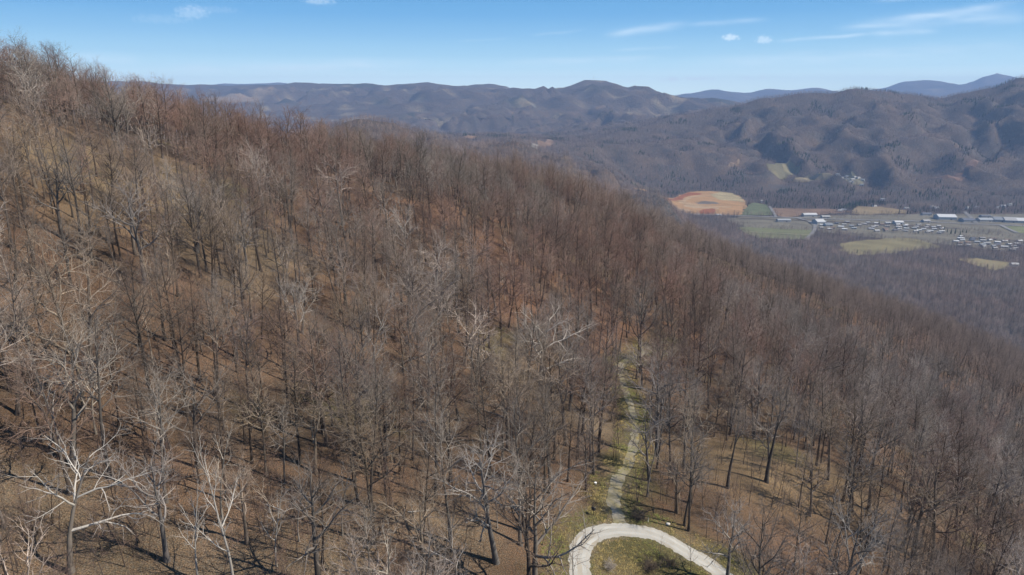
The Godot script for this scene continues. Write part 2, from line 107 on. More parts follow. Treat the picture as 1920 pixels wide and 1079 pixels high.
# small heaped clouds: azimuth, elevation, half width, half height, strength
const PUFFS := [[-23.66, 5.6, 1.29, 0.64, 0.28], [-25.71, 5.09, 2.15, 0.43, 0.12], [-22.15, 5.88, 2.15, 0.32, 0.12], [-14.7, 6.73, 1.34, 0.32, 0.35], [16.72, 4.14, 0.7, 0.32, 0.8], [19.13, 3.93, 0.64, 0.38, 0.6], [12.7, 1.16, 0.54, 0.27, 0.8], [12.0, 1.12, 0.43, 0.16, 0.5], [14.95, 1.23, 1.29, 0.21, 0.6], [14.03, 1.23, 0.54, 0.21, 0.4], [18.16, 1.24, 0.64, 0.16, 0.5], [19.34, 1.27, 0.32, 0.21, 0.5], [9.33, 1.05, 0.86, 0.21, 0.3]]

const EYE := 400.0
var rng := RandomNumberGenerator.new()
var broad := FastNoiseLite.new()
var spurs := FastNoiseLite.new()
var fine := FastNoiseLite.new()
var patch := FastNoiseLite.new()
var near_grid := {}
var mid_grid := {}
var used := {}
var mats := {}
var kinds := {}
var sight := []
var open_land: Array[PackedVector2Array] = []
var open_box: Array[Rect2] = []

func _ready():
	# ---------- camera, sky, sun, exposure
	var cam := Camera3D.new()
	cam.name = "camera"
	cam.fov = 45.6
	cam.near = 0.5
	cam.far = 60000.0
	cam.position = Vector3(0, EYE, 0)
	cam.rotation_degrees = Vector3(-15.7, 0, 0)
	add_child(cam)
	var env := Environment.new()
	env.background_mode = Environment.BG_SKY
	env.sky = make_sky()
	env.background_energy_multiplier = 1.0
	env.tonemap_mode = Environment.TONE_MAPPER_LINEAR
	env.tonemap_exposure = 1.4
	env.sdfgi_enabled = true
	env.ssao_enabled = true
	env.ssil_enabled = true
	env.fog_enabled = true
	env.fog_density = 0.000075
	env.fog_light_color = Color(0.68, 0.81, 1.0)
	var we := WorldEnvironment.new()
	we.name = "world_environment"
	we.environment = env
	add_child(we)
	var sun := DirectionalLight3D.new()
	sun.name = "sun"
	sun.light_energy = 1.6
	sun.light_color = Color(1.0, 0.955, 0.89)
	sun.light_angular_distance = 0.5
	sun.shadow_enabled = true
	add_child(sun)
	sun.look_at_from_position(Vector3(1.0, 0.95, 0.22), Vector3.ZERO)

	rng.seed = 4117
	set_noise(broad, 11, 0.0011, 4)
	set_noise(spurs, 23, 0.0019, 4)
	set_noise(fine, 5, 0.06, 3)
	set_noise(patch, 31, 0.018, 3)
	make_materials()
	for k in valley_areas:
		valley_areas[k] = roughen(valley_areas[k], 15.0)
		open_land.append(valley_areas[k])
	for k in valley_roads:
		open_land.append(valley_roads[k])
	for p in open_land:
		open_box.append(bounds(p))
	# ---------- land
	make_land()
	print("land ", Time.get_ticks_msec())
	make_sight()
	make_road()
	# ---------- trees
	make_kinds()
	print("kinds ", Time.get_ticks_msec())
	plant_near()
	print("near ", Time.get_ticks_msec())
	plant_far()
	print("far ", Time.get_ticks_msec())
	# ---------- valley and small things
	make_valley()
	make_small_things()
	print("done ", Time.get_ticks_msec())

# ================================================================ helpers
func set_noise(n: FastNoiseLite, s: int, f: float, oct: int):
	n.seed = s
	n.noise_type = FastNoiseLite.TYPE_SIMPLEX_SMOOTH
	n.frequency = f
	n.fractal_octaves = oct

func numbered(called: String) -> String:
	if not used.has(called):
		used[called] = 0
		return called
	used[called] += 1
	return "%s_%03d" % [called, used[called]]

func tag(o: Node, label: String, category: String, group := ""):
	o.set_meta("label", label)
	o.set_meta("category", category)
	if group != "":
		o.set_meta("group", group)

func base(called: String, x: float, d: float, y: float, turn := 0.0) -> Node3D:
	var o := Node3D.new()
	o.name = numbered(called)
	add_child(o)
	o.position = Vector3(x, y, -d)
	o.rotation.y = turn
	return o

func part(called: String, mesh: Mesh, m: Material, parent: Node) -> MeshInstance3D:
	var o := MeshInstance3D.new()
	o.name = called
	o.mesh = mesh
	if m:
		o.material_override = m
	parent.add_child(o, true)
	return o

func bounds(p: PackedVector2Array) -> Rect2:
	var r := Rect2(p[0], Vector2.ZERO)
	for q in p:
		r = r.expand(q)
	return r

# the same outline, uneven as a field's edge is
func roughen(p: PackedVector2Array, amp: float) -> PackedVector2Array:
	var out := PackedVector2Array()
	for i in p.size():
		var a := p[i]
		var b := p[(i + 1) % p.size()]
		var n := maxi(1, int(a.distance_to(b) / 16.0))
		for k in n:
			var q := a.lerp(b, float(k) / n)
			out.append(q + Vector2(fine.get_noise_2d(q.x * 0.7, q.y * 0.7), fine.get_noise_2d(q.x * 0.7 + 300.0, q.y * 0.7)) * amp)
	return out

func is_open(x: float, d: float) -> bool:
	var q := Vector2(x, d)
	for i in open_land.size():
		if open_box[i].has_point(q) and Geometry2D.is_point_in_polygon(q, open_land[i]):
			return true
	return false

func line_distance(q: Vector2, l: PackedVector2Array) -> float:
	var best := 1e9
	for i in l.size() - 1:
		best = minf(best, q.distance_squared_to(Geometry2D.get_closest_point_to_segment(q, l[i], l[i + 1])))
	return sqrt(best)

# ================================================================ sky
func make_sky() -> Sky:
	var w := 4096
	var h := 2048
	var im := Image.create(w, h, false, Image.FORMAT_RGBF)
	# linear radiance: bright pale horizon, deeper blue overhead
	var stops := [[-90.0, Color(0.34, 0.38, 0.40)], [-1.0, Color(1.0, 1.22, 1.11)], [0.0, Color(1.0, 1.22, 1.11)], [1.3, Color(0.83, 1.08, 1.07)], [2.0, Color(0.55, 0.81, 0.90)], [3.0, Color(0.354, 0.606, 0.766)], [4.5, Color(0.217, 0.453, 0.68)], [6.0, Color(0.134, 0.354, 0.62)], [8.0, Color(0.09, 0.29, 0.555)], [16.0, Color(0.055, 0.19, 0.42)], [90.0, Color(0.028, 0.09, 0.24)]]
	var rows: Array[Color] = []
	for j in h:
		var el := 90.0 - (j + 0.5) / h * 180.0
		var c: Color = stops[0][1]
		for k in stops.size() - 1:
			if el >= stops[k][0]:
				c = stops[k][1].lerp(stops[k + 1][1], clampf((el - stops[k][0]) / (stops[k + 1][0] - stops[k][0]), 0, 1))
		rows.append(c)
		im.fill_rect(Rect2i(0, j, w, 1), c)
	var n1 := FastNoiseLite.new()
	set_noise(n1, 77, 0.05, 4)
	var n2 := FastNoiseLite.new()
	set_noise(n2, 99, 0.45, 4)
	var j0 := int((90.0 - 13.0) / 180.0 * h)
	var j1 := int(90.5 / 180.0 * h)
	for j in range(j0, j1):
		var el := 90.0 - (j + 0.5) / h * 180.0
		for i in w:
			var az := wrapf((i + 0.5) / w * 360.0, -180.0, 180.0)
			var a := 0.0
			for s in STREAKS:
				if az < s[0] - 4.0 or az > s[2] + 4.0:
					continue
				var t: float = (az - s[0]) / (s[2] - s[0])
				var mid: float = lerpf(s[1], s[3], t) + n1.get_noise_2d(az * 3.0, s[0]) * 0.12
				var e: float = absf(el - mid) / s[4]
				if e < 2.2:
					var fade := smoothstep(-0.12, 0.22, t) * (1.0 - smoothstep(0.7, 1.1, t))
					a += s[5] * 0.75 * fade * exp(-e * e * 1.4) * (0.72 + 0.75 * n1.get_noise_2d(az * 4.0, el * 34.0))
			for p in PUFFS:
				var u: float = (az - p[0]) / p[2]
				var v: float = (el - p[1]) / p[3]
				if absf(u) < 1.4 and absf(v) < 1.9:
					var shape := 1.0 - u * u - (v * v if v > 0 else v * v * 3.0) + n2.get_noise_2d(az * 6.0, el * 14.0) * 1.1
					a += p[4] * 0.75 * smoothstep(0.0, 0.9, shape)
			if a > 0.004:
				im.set_pixel(i, j, rows[j].lerp(Color(0.80, 0.90, 0.96), clampf(a, 0, 0.9)))
	var pm := PanoramaSkyMaterial.new()
	pm.panorama = ImageTexture.create_from_image(im)
	var s := Sky.new()
	s.sky_material = pm
	return s

# ================================================================ materials
func grain(seed_: int, freq: float, oct: int, size: int, lo: float, hi: float, power: float) -> ImageTexture:
	var n := FastNoiseLite.new()
	set_noise(n, seed_, freq, oct)
	var im := n.get_seamless_image(size, size)
	im.convert(Image.FORMAT_RGB8)
	var warm := FastNoiseLite.new()
	set_noise(warm, seed_ + 3, freq * 0.4, 3)
	var im2 := warm.get_seamless_image(size, size)
	for y in size:
		for x in size:
			var v := pow(im.get_pixel(x, y).r, power)
			var g := lerpf(lo, hi, v)
			var t := (im2.get_pixel(x, y).r - 0.5) * 0.16
			im.set_pixel(x, y, Color(clampf(g * (1.0 + t), 0, 1), clampf(g, 0, 1), clampf(g * (1.0 - t), 0, 1)))
	im.generate_mipmaps()
	return ImageTexture.create_from_image(im)

func surface(tex: Texture2D, scale_: float, rough := 0.95, relief := 0.0, relief_tex: Texture2D = null) -> StandardMaterial3D:
	var m := StandardMaterial3D.new()
	m.vertex_color_use_as_albedo = true
	m.roughness = rough
	m.metallic_specular = 0.2
	if tex:
		m.albedo_texture = tex
		m.uv1_triplanar = true
		m.uv1_world_triplanar = true
		m.uv1_scale = Vector3.ONE * scale_
	if relief > 0.0:
		m.heightmap_enabled = true
		m.heightmap_texture = relief_tex
		m.heightmap_scale = relief
	return m

func make_materials():
	var litter := grain(3, 0.06, 5, 1024, 0.16, 1.0, 0.85)
	var canopy := grain(8, 0.05, 5, 1024, 0.42, 1.0, 0.9)
	var gravel := grain(15, 0.09, 4, 512, 0.72, 1.0, 0.8)
	mats.litter = surface(litter, 1.0 / 13.0, 0.97, 4.0, litter)
	mats.land = surface(canopy, 1.0 / 260.0, 0.97, 320.0, canopy)
	mats.range = surface(canopy, 1.0 / 900.0, 0.97, 900.0, canopy)
	mats.field = surface(canopy, 1.0 / 170.0, 0.97)
	mats.gravel = surface(gravel, 1.0 / 4.0, 0.95, 0.8, gravel)
	mats.bark = surface(null, 1.0, 0.92)
	mats.needles = surface(null, 1.0, 0.9)
	mats.paint = surface(null, 1.0, 0.6)
	mats.metal = surface(null, 1.0, 0.45)
	mats.grass = surface(null, 1.0, 0.9)
	var tones := [Color(0.82, 0.80, 0.78), Color(1, 0.98, 0.95), Color(0.97, 0.92, 0.87), Color(0.92, 0.91, 0.91), Color(0.72, 0.67, 0.63), Color(1, 0.95, 0.88)]
	mats.tones = []
	for t in tones:
		var m: StandardMaterial3D = mats.bark.duplicate()
		m.albedo_color = t
		mats.tones.append(m)

# ================================================================ land
func hill(x: float, d: float) -> float:
	var n := HILL_X.size()
	var s: float = HILL_W[n] + HILL_W[n + 1] * x * 0.01 + HILL_W[n + 2] * d * 0.01
	for i in n:
		var a: float = (x - HILL_X[i]) * 0.01
		var b: float = (d - HILL_D[i]) * 0.01
		var r := a * a + b * b
		if r > 1e-9:
			s += HILL_W[i] * r * log(r)
	return s

func ranges(x: float, d: float) -> float:
	var away := smoothstep(2900.0, 4200.0, Vector2(x, d).distance_to(Vector2(900, 1500)))
	var h := 2.0 + smoothstep(3600.0, 6800.0, d) * 150.0 + away * (broad.get_noise_2d(x, d) + 0.25) * 90.0
	var q := Vector2(x, d)
	var warp := broad.get_noise_2d(x * 1.7, d * 1.7)
	var rug := 1.0 - absf(spurs.get_noise_2d(x * 2.2 + 700.0 + warp * 120.0, d * 2.2)) * 2.6
	for r in RIDGES:
		var w: float = r.w
		var c: Array = r.c
		if x < c[0].x - w * 1.3 or x > c[-1].x + w * 1.3:
			continue
		var best := 1e12
		var top := 0.0
		var along := 0.0
		var run := 0.0
		for i in c.size() - 1:
			var a := Vector2(c[i].x, c[i].z)
			var b := Vector2(c[i + 1].x, c[i + 1].z)
			var ab := b - a
			var t := clampf((q - a).dot(ab) / ab.length_squared(), 0, 1)
			var e := (q - a - ab * t).length_squared()
			if e < best:
				best = e
				top = lerpf(c[i].y, c[i + 1].y, smoothstep(0, 1, t))
				along = run + ab.length() * t
			run += ab.length()
		var u := sqrt(best) / w
		if u > 1.25:
			continue
		var sp := 1.0 - absf(spurs.get_noise_2d(along * 1.5 + warp * 190.0 + w * 7.0, u * 420.0 + warp * 120.0) * 0.25 + spurs.get_noise_2d(x * 0.8 + warp * 160.0, d * 0.8) * 0.75) * 2.6
		var shift: float = r.n * smoothstep(0.02, 0.35, u)
		var v := clampf(u - sp * shift * 0.8 + shift * 0.30, 0.0, 1.0)
		var p := pow(1.0 - v, 1.25) + sp * 0.05 * smoothstep(0.03, 0.3, u) * (1.0 - v)
		var hh := lerpf(h, top, p) + (rug - 0.35) * (30.0 if w < 2000.0 else 22.0) * smoothstep(0.05, 0.25, u) * smoothstep(0.0, 160.0, top - h) * smoothstep(1.0, 0.6, v) if top > h else h
		h = maxf(h, hh)
	# the valley floor by the highway is flat up to the mountain foot
	var foot := 3010.0
	if x > 850.0:
		foot = lerpf(3010.0, 2540.0, (x - 850.0) / 600.0) if x < 1450.0 else maxf(2540.0 - (x - 1450.0) * 0.38, 1900.0)
	if x > 350.0:
		h = lerpf(2.0, h, maxf(smoothstep(0.0, 420.0, d - foot), smoothstep(650.0, 350.0, x)))
	return h

func height(x: float, d: float) -> float:
	var e := Vector2(x, d).distance_to(Vector2(60, 200))
	var w := smoothstep(520.0, 1150.0, e)
	var y := 0.0
	if w < 1.0:
		y += hill(x, d) * (1.0 - w)
	if w > 0.0:
		y += ranges(x, d) * w
	return y

func make_grid(x0: float, d0: float, step: float, nx: int, nd: int) -> Dictionary:
	var h := PackedFloat32Array()
	h.resize(nx * nd)
	for j in nd:
		for i in nx:
			h[j * nx + i] = height(x0 + i * step, d0 + j * step)
	return {"x": x0, "d": d0, "s": step, "nx": nx, "nd": nd, "h": h}

func inside(g: Dictionary, x: float, d: float) -> bool:
	return x >= g.x and d >= g.d and x < g.x + (g.nx - 1) * g.s and d < g.d + (g.nd - 1) * g.s

func on_grid(g: Dictionary, x: float, d: float) -> float:
	var u: float = (x - g.x) / g.s
	var v: float = (d - g.d) / g.s
	var i := clampi(int(u), 0, g.nx - 2)
	var j := clampi(int(v), 0, g.nd - 2)
	u -= i
	v -= j
	var h: PackedFloat32Array = g.h
	var k: int = j * g.nx + i
	var a := h[k]
	var b := h[k + 1]
	var c := h[k + g.nx]
	var e := h[k + g.nx + 1]
	if u + v <= 1.0:
		return a + (b - a) * u + (c - a) * v
	return e + (c - e) * (1.0 - u) + (b - e) * (1.0 - v)

func ground(x: float, d: float) -> float:
	if inside(near_grid, x, d):
		return on_grid(near_grid, x, d)
	return on_grid(mid_grid, x, d)

func grid_mesh(g: Dictionary, colour: Callable, hole := Rect2(), sink := 0.0) -> ArrayMesh:
	var nx: int = g.nx
	var nd: int = g.nd
	var v := PackedVector3Array()
	var c := PackedColorArray()
	var nn := PackedVector3Array()
	v.resize(nx * nd)
	c.resize(nx * nd)
	nn.resize(nx * nd)
	var h: PackedFloat32Array = g.h
	var s: float = g.s
	for j in nd:
		for i in nx:
			var k := j * nx + i
			var x: float = g.x + i * s
			var d: float = g.d + j * s
			var y := h[k]
			if sink > 0.0 and hole.has_point(Vector2(x, d)):
				y -= sink
			v[k] = Vector3(x, y, -d)
			var gx := (h[j * nx + mini(i + 1, nx - 1)] - h[j * nx + maxi(i - 1, 0)]) / (2.0 * s)
			var gd := (h[mini(j + 1, nd - 1) * nx + i] - h[maxi(j - 1, 0) * nx + i]) / (2.0 * s)
			nn[k] = Vector3(-gx, 1, gd).normalized()
			c[k] = colour.call(x, d, y)
	var idx := PackedInt32Array()
	var inner := hole.grow(-s * 1.5)
	for j in nd - 1:
		for i in nx - 1:
			if hole.size.x > 0 and inner.has_point(Vector2(g.x + (i + 0.5) * s, g.d + (j + 0.5) * s)):
				continue
			var k := j * nx + i
			idx.append_array([k, k + nx, k + 1, k + 1, k + nx, k + nx + 1])
	var arr := []
	arr.resize(Mesh.ARRAY_MAX)
	arr[Mesh.ARRAY_VERTEX] = v
	arr[Mesh.ARRAY_NORMAL] = nn
	arr[Mesh.ARRAY_COLOR] = c
	arr[Mesh.ARRAY_INDEX] = idx
	var m := ArrayMesh.new()
	m.add_surface_from_arrays(Mesh.PRIMITIVE_TRIANGLES, arr)
	return m

func structure(called: String, mesh: Mesh, m: Material) -> MeshInstance3D:
	var o := part(called, mesh, m, self)
	o.set_meta("kind", "structure")
	return o

func litter_colour(x: float, d: float, _y: float) -> Color:
	var n := patch.get_noise_2d(x, d)
	var f := fine.get_noise_2d(x, d)
	var c := Color(0.29, 0.195, 0.13)
	c = c.lerp(Color(0.36, 0.20, 0.125), clampf(smoothstep(-0.1, 0.5, patch.get_noise_2d(x * 0.5 + 300, d * 0.5)) * 0.25 + smoothstep(130.0, 190.0, d) * smoothstep(-90.0, -30.0, x) * 0.6, 0, 1))
	c = c.lerp(Color(0.34, 0.265, 0.18), smoothstep(0.1, 0.6, n) * 0.8)
	c = c.lerp(Color(0.20, 0.15, 0.105), smoothstep(0.05, 0.5, -n) * 0.8)
	c = c.lerp(Color(0.42, 0.32, 0.19), smoothstep(45.0, 8.0, Vector2(x, d).distance_to(Vector2(-96, 172))) * 0.8)
	c = c.lerp(Color(0.40, 0.29, 0.17), smoothstep(26.0, 8.0, Vector2(x, d).distance_to(Vector2(47, 118))) * 0.9)
	var q := Vector2(x, d)
	if d < 230.0 and absf(x - 20.0) < 60.0:
		var e := minf(line_distance(q, loop_line), line_distance(q, track_line) + 0.5)
		var grass := smoothstep(7.0, 2.5, e + n * 5.0 + f * 3.0)
		if Geometry2D.is_point_in_polygon(q, loop_clearing):
			grass = maxf(grass, 0.85)
		var g := Color(0.235, 0.225, 0.095).lerp(Color(0.36, 0.285, 0.155), clampf(0.35 + f * 1.5, 0, 1))
		c = c.lerp(g, grass * 0.9)
	c = c.lerp(Color(0.19, 0.21, 0.08), smoothstep(0.36, 0.55, patch.get_noise_2d(x + 900, d - 400)) * 0.4)
	return c * (1.05 + f * 0.5)

func land_colour(x: float, d: float, _y: float) -> Color:
	var n := broad.get_noise_2d(x * 6.0, d * 6.0)
	var c := Color(0.19, 0.15, 0.125)
	c = c.lerp(Color(0.25, 0.18, 0.13), smoothstep(0.0, 0.6, n))
	c = c.lerp(Color(0.15, 0.135, 0.12), smoothstep(0.0, 0.6, -n))
	return c

func range_colour(x: float, d: float, y: float) -> Color:
	var n := broad.get_noise_2d(x * 3.0, d * 3.0)
	var m := broad.get_noise_2d(x * 0.9 + 4000, d * 0.9)
	var c := Color(0.145, 0.115, 0.10)
	c = c.lerp(Color(0.19, 0.15, 0.12), smoothstep(0.0, 0.5, n))
	c = c.lerp(Color(0.06, 0.075, 0.05), smoothstep(0.30, 0.5, m) * 0.7)
	var open := smoothstep(0.27, 0.36, broad.get_noise_2d(x * 2.2 - 900, d * 2.2 + 300) + (0.16 if y < 260.0 else -0.10))
	c = c.lerp(Color(0.42, 0.34, 0.22), open * 0.85)
	# the large bald pasture on the left range
	var q := Vector2((x + 2640.0) / 330.0, (d - 6850.0) / 420.0)
	var bald := smoothstep(1.1, 0.8, q.length() + broad.get_noise_2d(x * 4.0, d * 4.0) * 0.9)
	return c.lerp(Color(0.46, 0.34, 0.22), bald * 0.9)

func make_land():
	near_grid = make_grid(-420, -60, 3.0, 361, 281)
	for j in near_grid.nd:
		for i in near_grid.nx:
			var x: float = near_grid.x + i * 3.0
			var d: float = near_grid.d + j * 3.0
			var soft := 1.0
			if d < 230 and absf(x - 20) < 70:
				soft = smoothstep(2.0, 12.0, minf(line_distance(Vector2(x, d), loop_line), line_distance(Vector2(x, d), track_line)))
			near_grid.h[j * near_grid.nx + i] += soft * (fine.get_noise_2d(x * 0.6, d * 0.6) * 0.7 + patch.get_noise_2d(x, d) * 1.2)
	structure("hillside_ground", grid_mesh(near_grid, litter_colour), mats.litter)
	mid_grid = make_grid(-2400, -600, 30.0, 214, 204)
	structure("valley_ground", grid_mesh(mid_grid, land_colour, Rect2(-420, -60, 1080, 840), 2.5), mats.land)
	var far := make_grid(-9300, 5290, 70.0, 260, 92)
	structure("mountain_range", grid_mesh(far, range_colour), mats.range)
	var west := make_grid(-9300, -600, 180.0, 39, 35)
	structure("western_land", grid_mesh(west, range_colour), mats.range)
	var east := make_grid(3960, -600, 180.0, 30, 35)
	structure("eastern_land", grid_mesh(east, range_colour), mats.range)
	var last := make_grid(-12000, 11560, 130.0, 190, 32)
	structure("distant_mountains", grid_mesh(last, range_colour), mats.range)

# for each bearing and distance: the steepest upward sight line to the ground in front of it
func make_sight():
	for a in 181:
		var az := deg_to_rad(-45.0 + a * 0.5)
		var row := PackedFloat32Array()
		var best := -9.0
		for k in 200:
			var e := 20.0 + k * 10.0 if k < 100 else 1020.0 + (k - 100) * 50.0
			var x := sin(az) * e
			var d := cos(az) * e
			if inside(mid_grid, x, d):
				best = maxf(best, (ground(x, d) - EYE) / e)
			row.append(best)
		sight.append(row)

func hidden(x: float, d: float, top: float, slack: float) -> bool:
	var az := rad_to_deg(atan2(x, d))
	if az < -44.5 or az > 44.5:
		return false
	var e := sqrt(x * x + d * d)
	var k := int((e - 30.0) / 10.0) if e < 1010.0 else 98 + int((e - 1030.0) / 50.0)
	k = clampi(k, 0, 199)
	return (top - EYE) / e < sight[int((az + 45.0) * 2.0)][k] - slack

# a polygon laid on the ground, cut along the ground's own triangles
func drape(poly: PackedVector2Array, g: Dictionary, lift: float, colour: Callable) -> ArrayMesh:
	var st := SurfaceTool.new()
	st.begin(Mesh.PRIMITIVE_TRIANGLES)
	if Geometry2D.is_polygon_clockwise(poly):
		poly = poly.duplicate()
		poly.reverse()
	var r := bounds(poly)
	var s: float = g.s
	for j in range(int((r.position.y - g.d) / s), int((r.end.y - g.d) / s) + 1):
		for i in range(int((r.position.x - g.x) / s), int((r.end.x - g.x) / s) + 1):
			var x: float = g.x + i * s
			var d: float = g.d + j * s
			for tri in [PackedVector2Array([Vector2(x, d), Vector2(x + s, d), Vector2(x, d + s)]), PackedVector2Array([Vector2(x + s, d), Vector2(x + s, d + s), Vector2(x, d + s)])]:
				for piece in Geometry2D.intersect_polygons(tri, poly):
					var ids := Geometry2D.triangulate_polygon(piece)
					for k in range(0, ids.size(), 3):
						var t := [piece[ids[k]], piece[ids[k + 1]], piece[ids[k + 2]]]
						if (t[1] - t[0]).cross(t[2] - t[0]) > 0:
							t.reverse()
						for q in t:
							st.set_color(colour.call(q.x, q.y))
							st.add_vertex(Vector3(q.x, on_grid(g, clampf(q.x, x + 0.001, x + s - 0.001), clampf(q.y, d + 0.001, d + s - 0.001)) + lift, -q.y))
	st.generate_normals()
	return st.commit()

func smooth_line(l: PackedVector2Array, per: int) -> PackedVector2Array:
	var out := PackedVector2Array()
	for i in l.size() - 1:
		var a := l[maxi(i - 1, 0)]
		var b := l[mini(i + 2, l.size() - 1)]
		for k in per:
			out.append(l[i].cubic_interpolate(l[i + 1], a, b, float(k) / per))
	out.append(l[-1])
	return out

func ribbon(l: PackedVector2Array, width: float, ragged: float, shift := 0.0) -> PackedVector2Array:
	var left := PackedVector2Array()
	var right := PackedVector2Array()
	for i in l.size():
		var t := (l[mini(i + 1, l.size() - 1)] - l[maxi(i - 1, 0)]).normalized()
		var n := Vector2(-t.y, t.x)
		var w1 := width * 0.5 + fine.get_noise_2d(i * 4.0 + shift * 90.0, width * 50.0) * ragged
		var w2 := width * 0.5 + fine.get_noise_2d(i * 4.0 + 500.0, width * 70.0) * ragged
		left.append(l[i] + n * (w1 + shift))
		right.append(l[i] - n * (w2 - shift))
	right.reverse()
	left.append_array(right)
	return left

func make_road():
	loop_line = smooth_line(loop_line, 14)
	track_line = smooth_line(track_line, 6)
	var dirt := func(x: float, d: float) -> Color:
		var f := fine.get_noise_2d(x * 3.0, d * 3.0)
		return Color(0.37, 0.30, 0.19).lerp(Color(0.27, 0.25, 0.11), clampf(0.4 + f * 1.6, 0, 1))
	var stone := func(x: float, d: float) -> Color:
		var f := fine.get_noise_2d(x * 4.0, d * 4.0)
		return (Color(0.46, 0.445, 0.40) * (1.0 + f * 0.2)).lerp(Color(0.36, 0.30, 0.21), smoothstep(0.15, 0.5, fine.get_noise_2d(x * 9.0 + 40.0, d * 9.0)) * 0.6)
	var worn := func(x: float, d: float) -> Color:
		var f := fine.get_noise_2d(x * 4.0, d * 4.0)
		return Color(0.35, 0.325, 0.275).lerp(Color(0.28, 0.245, 0.13), clampf(f * 1.2 + 0.3 + smoothstep(88.0, 105.0, d) * 0.25, 0, 1))
	structure("road_shoulder", drape(ribbon(loop_line, 4.3, 0.9), near_grid, 0.03, dirt), mats.litter)
	structure("gravel_road", drape(ribbon(loop_line, 2.9, 0.25), near_grid, 0.06, stone), mats.gravel)
	var packed := func(x: float, d: float) -> Color:
		return Color(0.50, 0.49, 0.45) * (1.0 + fine.get_noise_2d(x * 5.0, d * 5.0) * 0.25)
	for side in [-0.62, 0.62]:
		structure("wheel_track", drape(ribbon(loop_line, 0.55, 0.12, side), near_grid, 0.066, packed), mats.gravel)
	structure("track_shoulder", drape(ribbon(track_line, 4.0, 1.2), near_grid, 0.026, dirt), mats.litter)
	var foot := track_line.slice(0, 20)
	structure("gravel_track", drape(ribbon(foot, 2.0, 0.5), near_grid, 0.05, worn), mats.gravel)
	structure("grassy_track", drape(ribbon(track_line.slice(19), 1.8, 0.6), near_grid, 0.045, worn), mats.gravel)

# ================================================================ trees
class Wood:
	var v := PackedVector3Array()
	var n := PackedVector3Array()
	var c := PackedColorArray()
	var idx := PackedInt32Array()
	func tube(pts: Array, rad: Array, sides: int, col: Color, rng: RandomNumberGenerator, mottle: float):
		var first := v.size()
		var count := pts.size()
		var dir: Vector3 = (pts[1] - pts[0]).normalized()
		var side := dir.cross(Vector3.RIGHT if absf(dir.x) < 0.8 else Vector3.FORWARD).normalized()
		for k in count:
			dir = (pts[mini(k + 1, count - 1)] - pts[maxi(k - 1, 0)]).normalized()
			side = (side - dir * side.dot(dir)).normalized()
			var up := dir.cross(side)
			for s in sides:
				var a := TAU * s / sides
				var o := side * cos(a) + up * sin(a)
				v.append(pts[k] + o * rad[k])
				n.append(o)
				var m := 1.0 + rng.randf_range(-mottle, mottle)
				c.append(Color(col.r * m, col.g * m, col.b * m))
		for k in count - 1:
			for s in sides:
				var a := first + k * sides + s
				var b := first + k * sides + (s + 1) % sides
				idx.append_array([a, a + sides, b, b, a + sides, b + sides])
	func spike(a: Vector3, b: Vector3, r: float, col: Color):
		var dir := (b - a).normalized()
		var side := dir.cross(Vector3.RIGHT if absf(dir.x) < 0.8 else Vector3.FORWARD).normalized()
		var up := dir.cross(side)
		var first := v.size()
		for s in 3:
			var o := side * cos(TAU * s / 3) + up * sin(TAU * s / 3)
			v.append(a + o * r)
			n.append(o)
			c.append(col)
		v.append(b)
		n.append(dir)
		c.append(col)
		idx.append_array([first, first + 3, first + 1, first + 1, first + 3, first + 2, first + 2, first + 3, first])
	func mesh() -> ArrayMesh:
		var arr := []
		arr.resize(Mesh.ARRAY_MAX)
		arr[Mesh.ARRAY_VERTEX] = v
		arr[Mesh.ARRAY_NORMAL] = n
		arr[Mesh.ARRAY_COLOR] = c
		arr[Mesh.ARRAY_INDEX] = idx
		var m := ArrayMesh.new()
		m.add_surface_from_arrays(Mesh.PRIMITIVE_TRIANGLES, arr)
		return m
	func add(o: Wood):
		var first := v.size()
		v.append_array(o.v)
		n.append_array(o.n)
		c.append_array(o.c)
		for i in o.idx:
			idx.append(first + i)

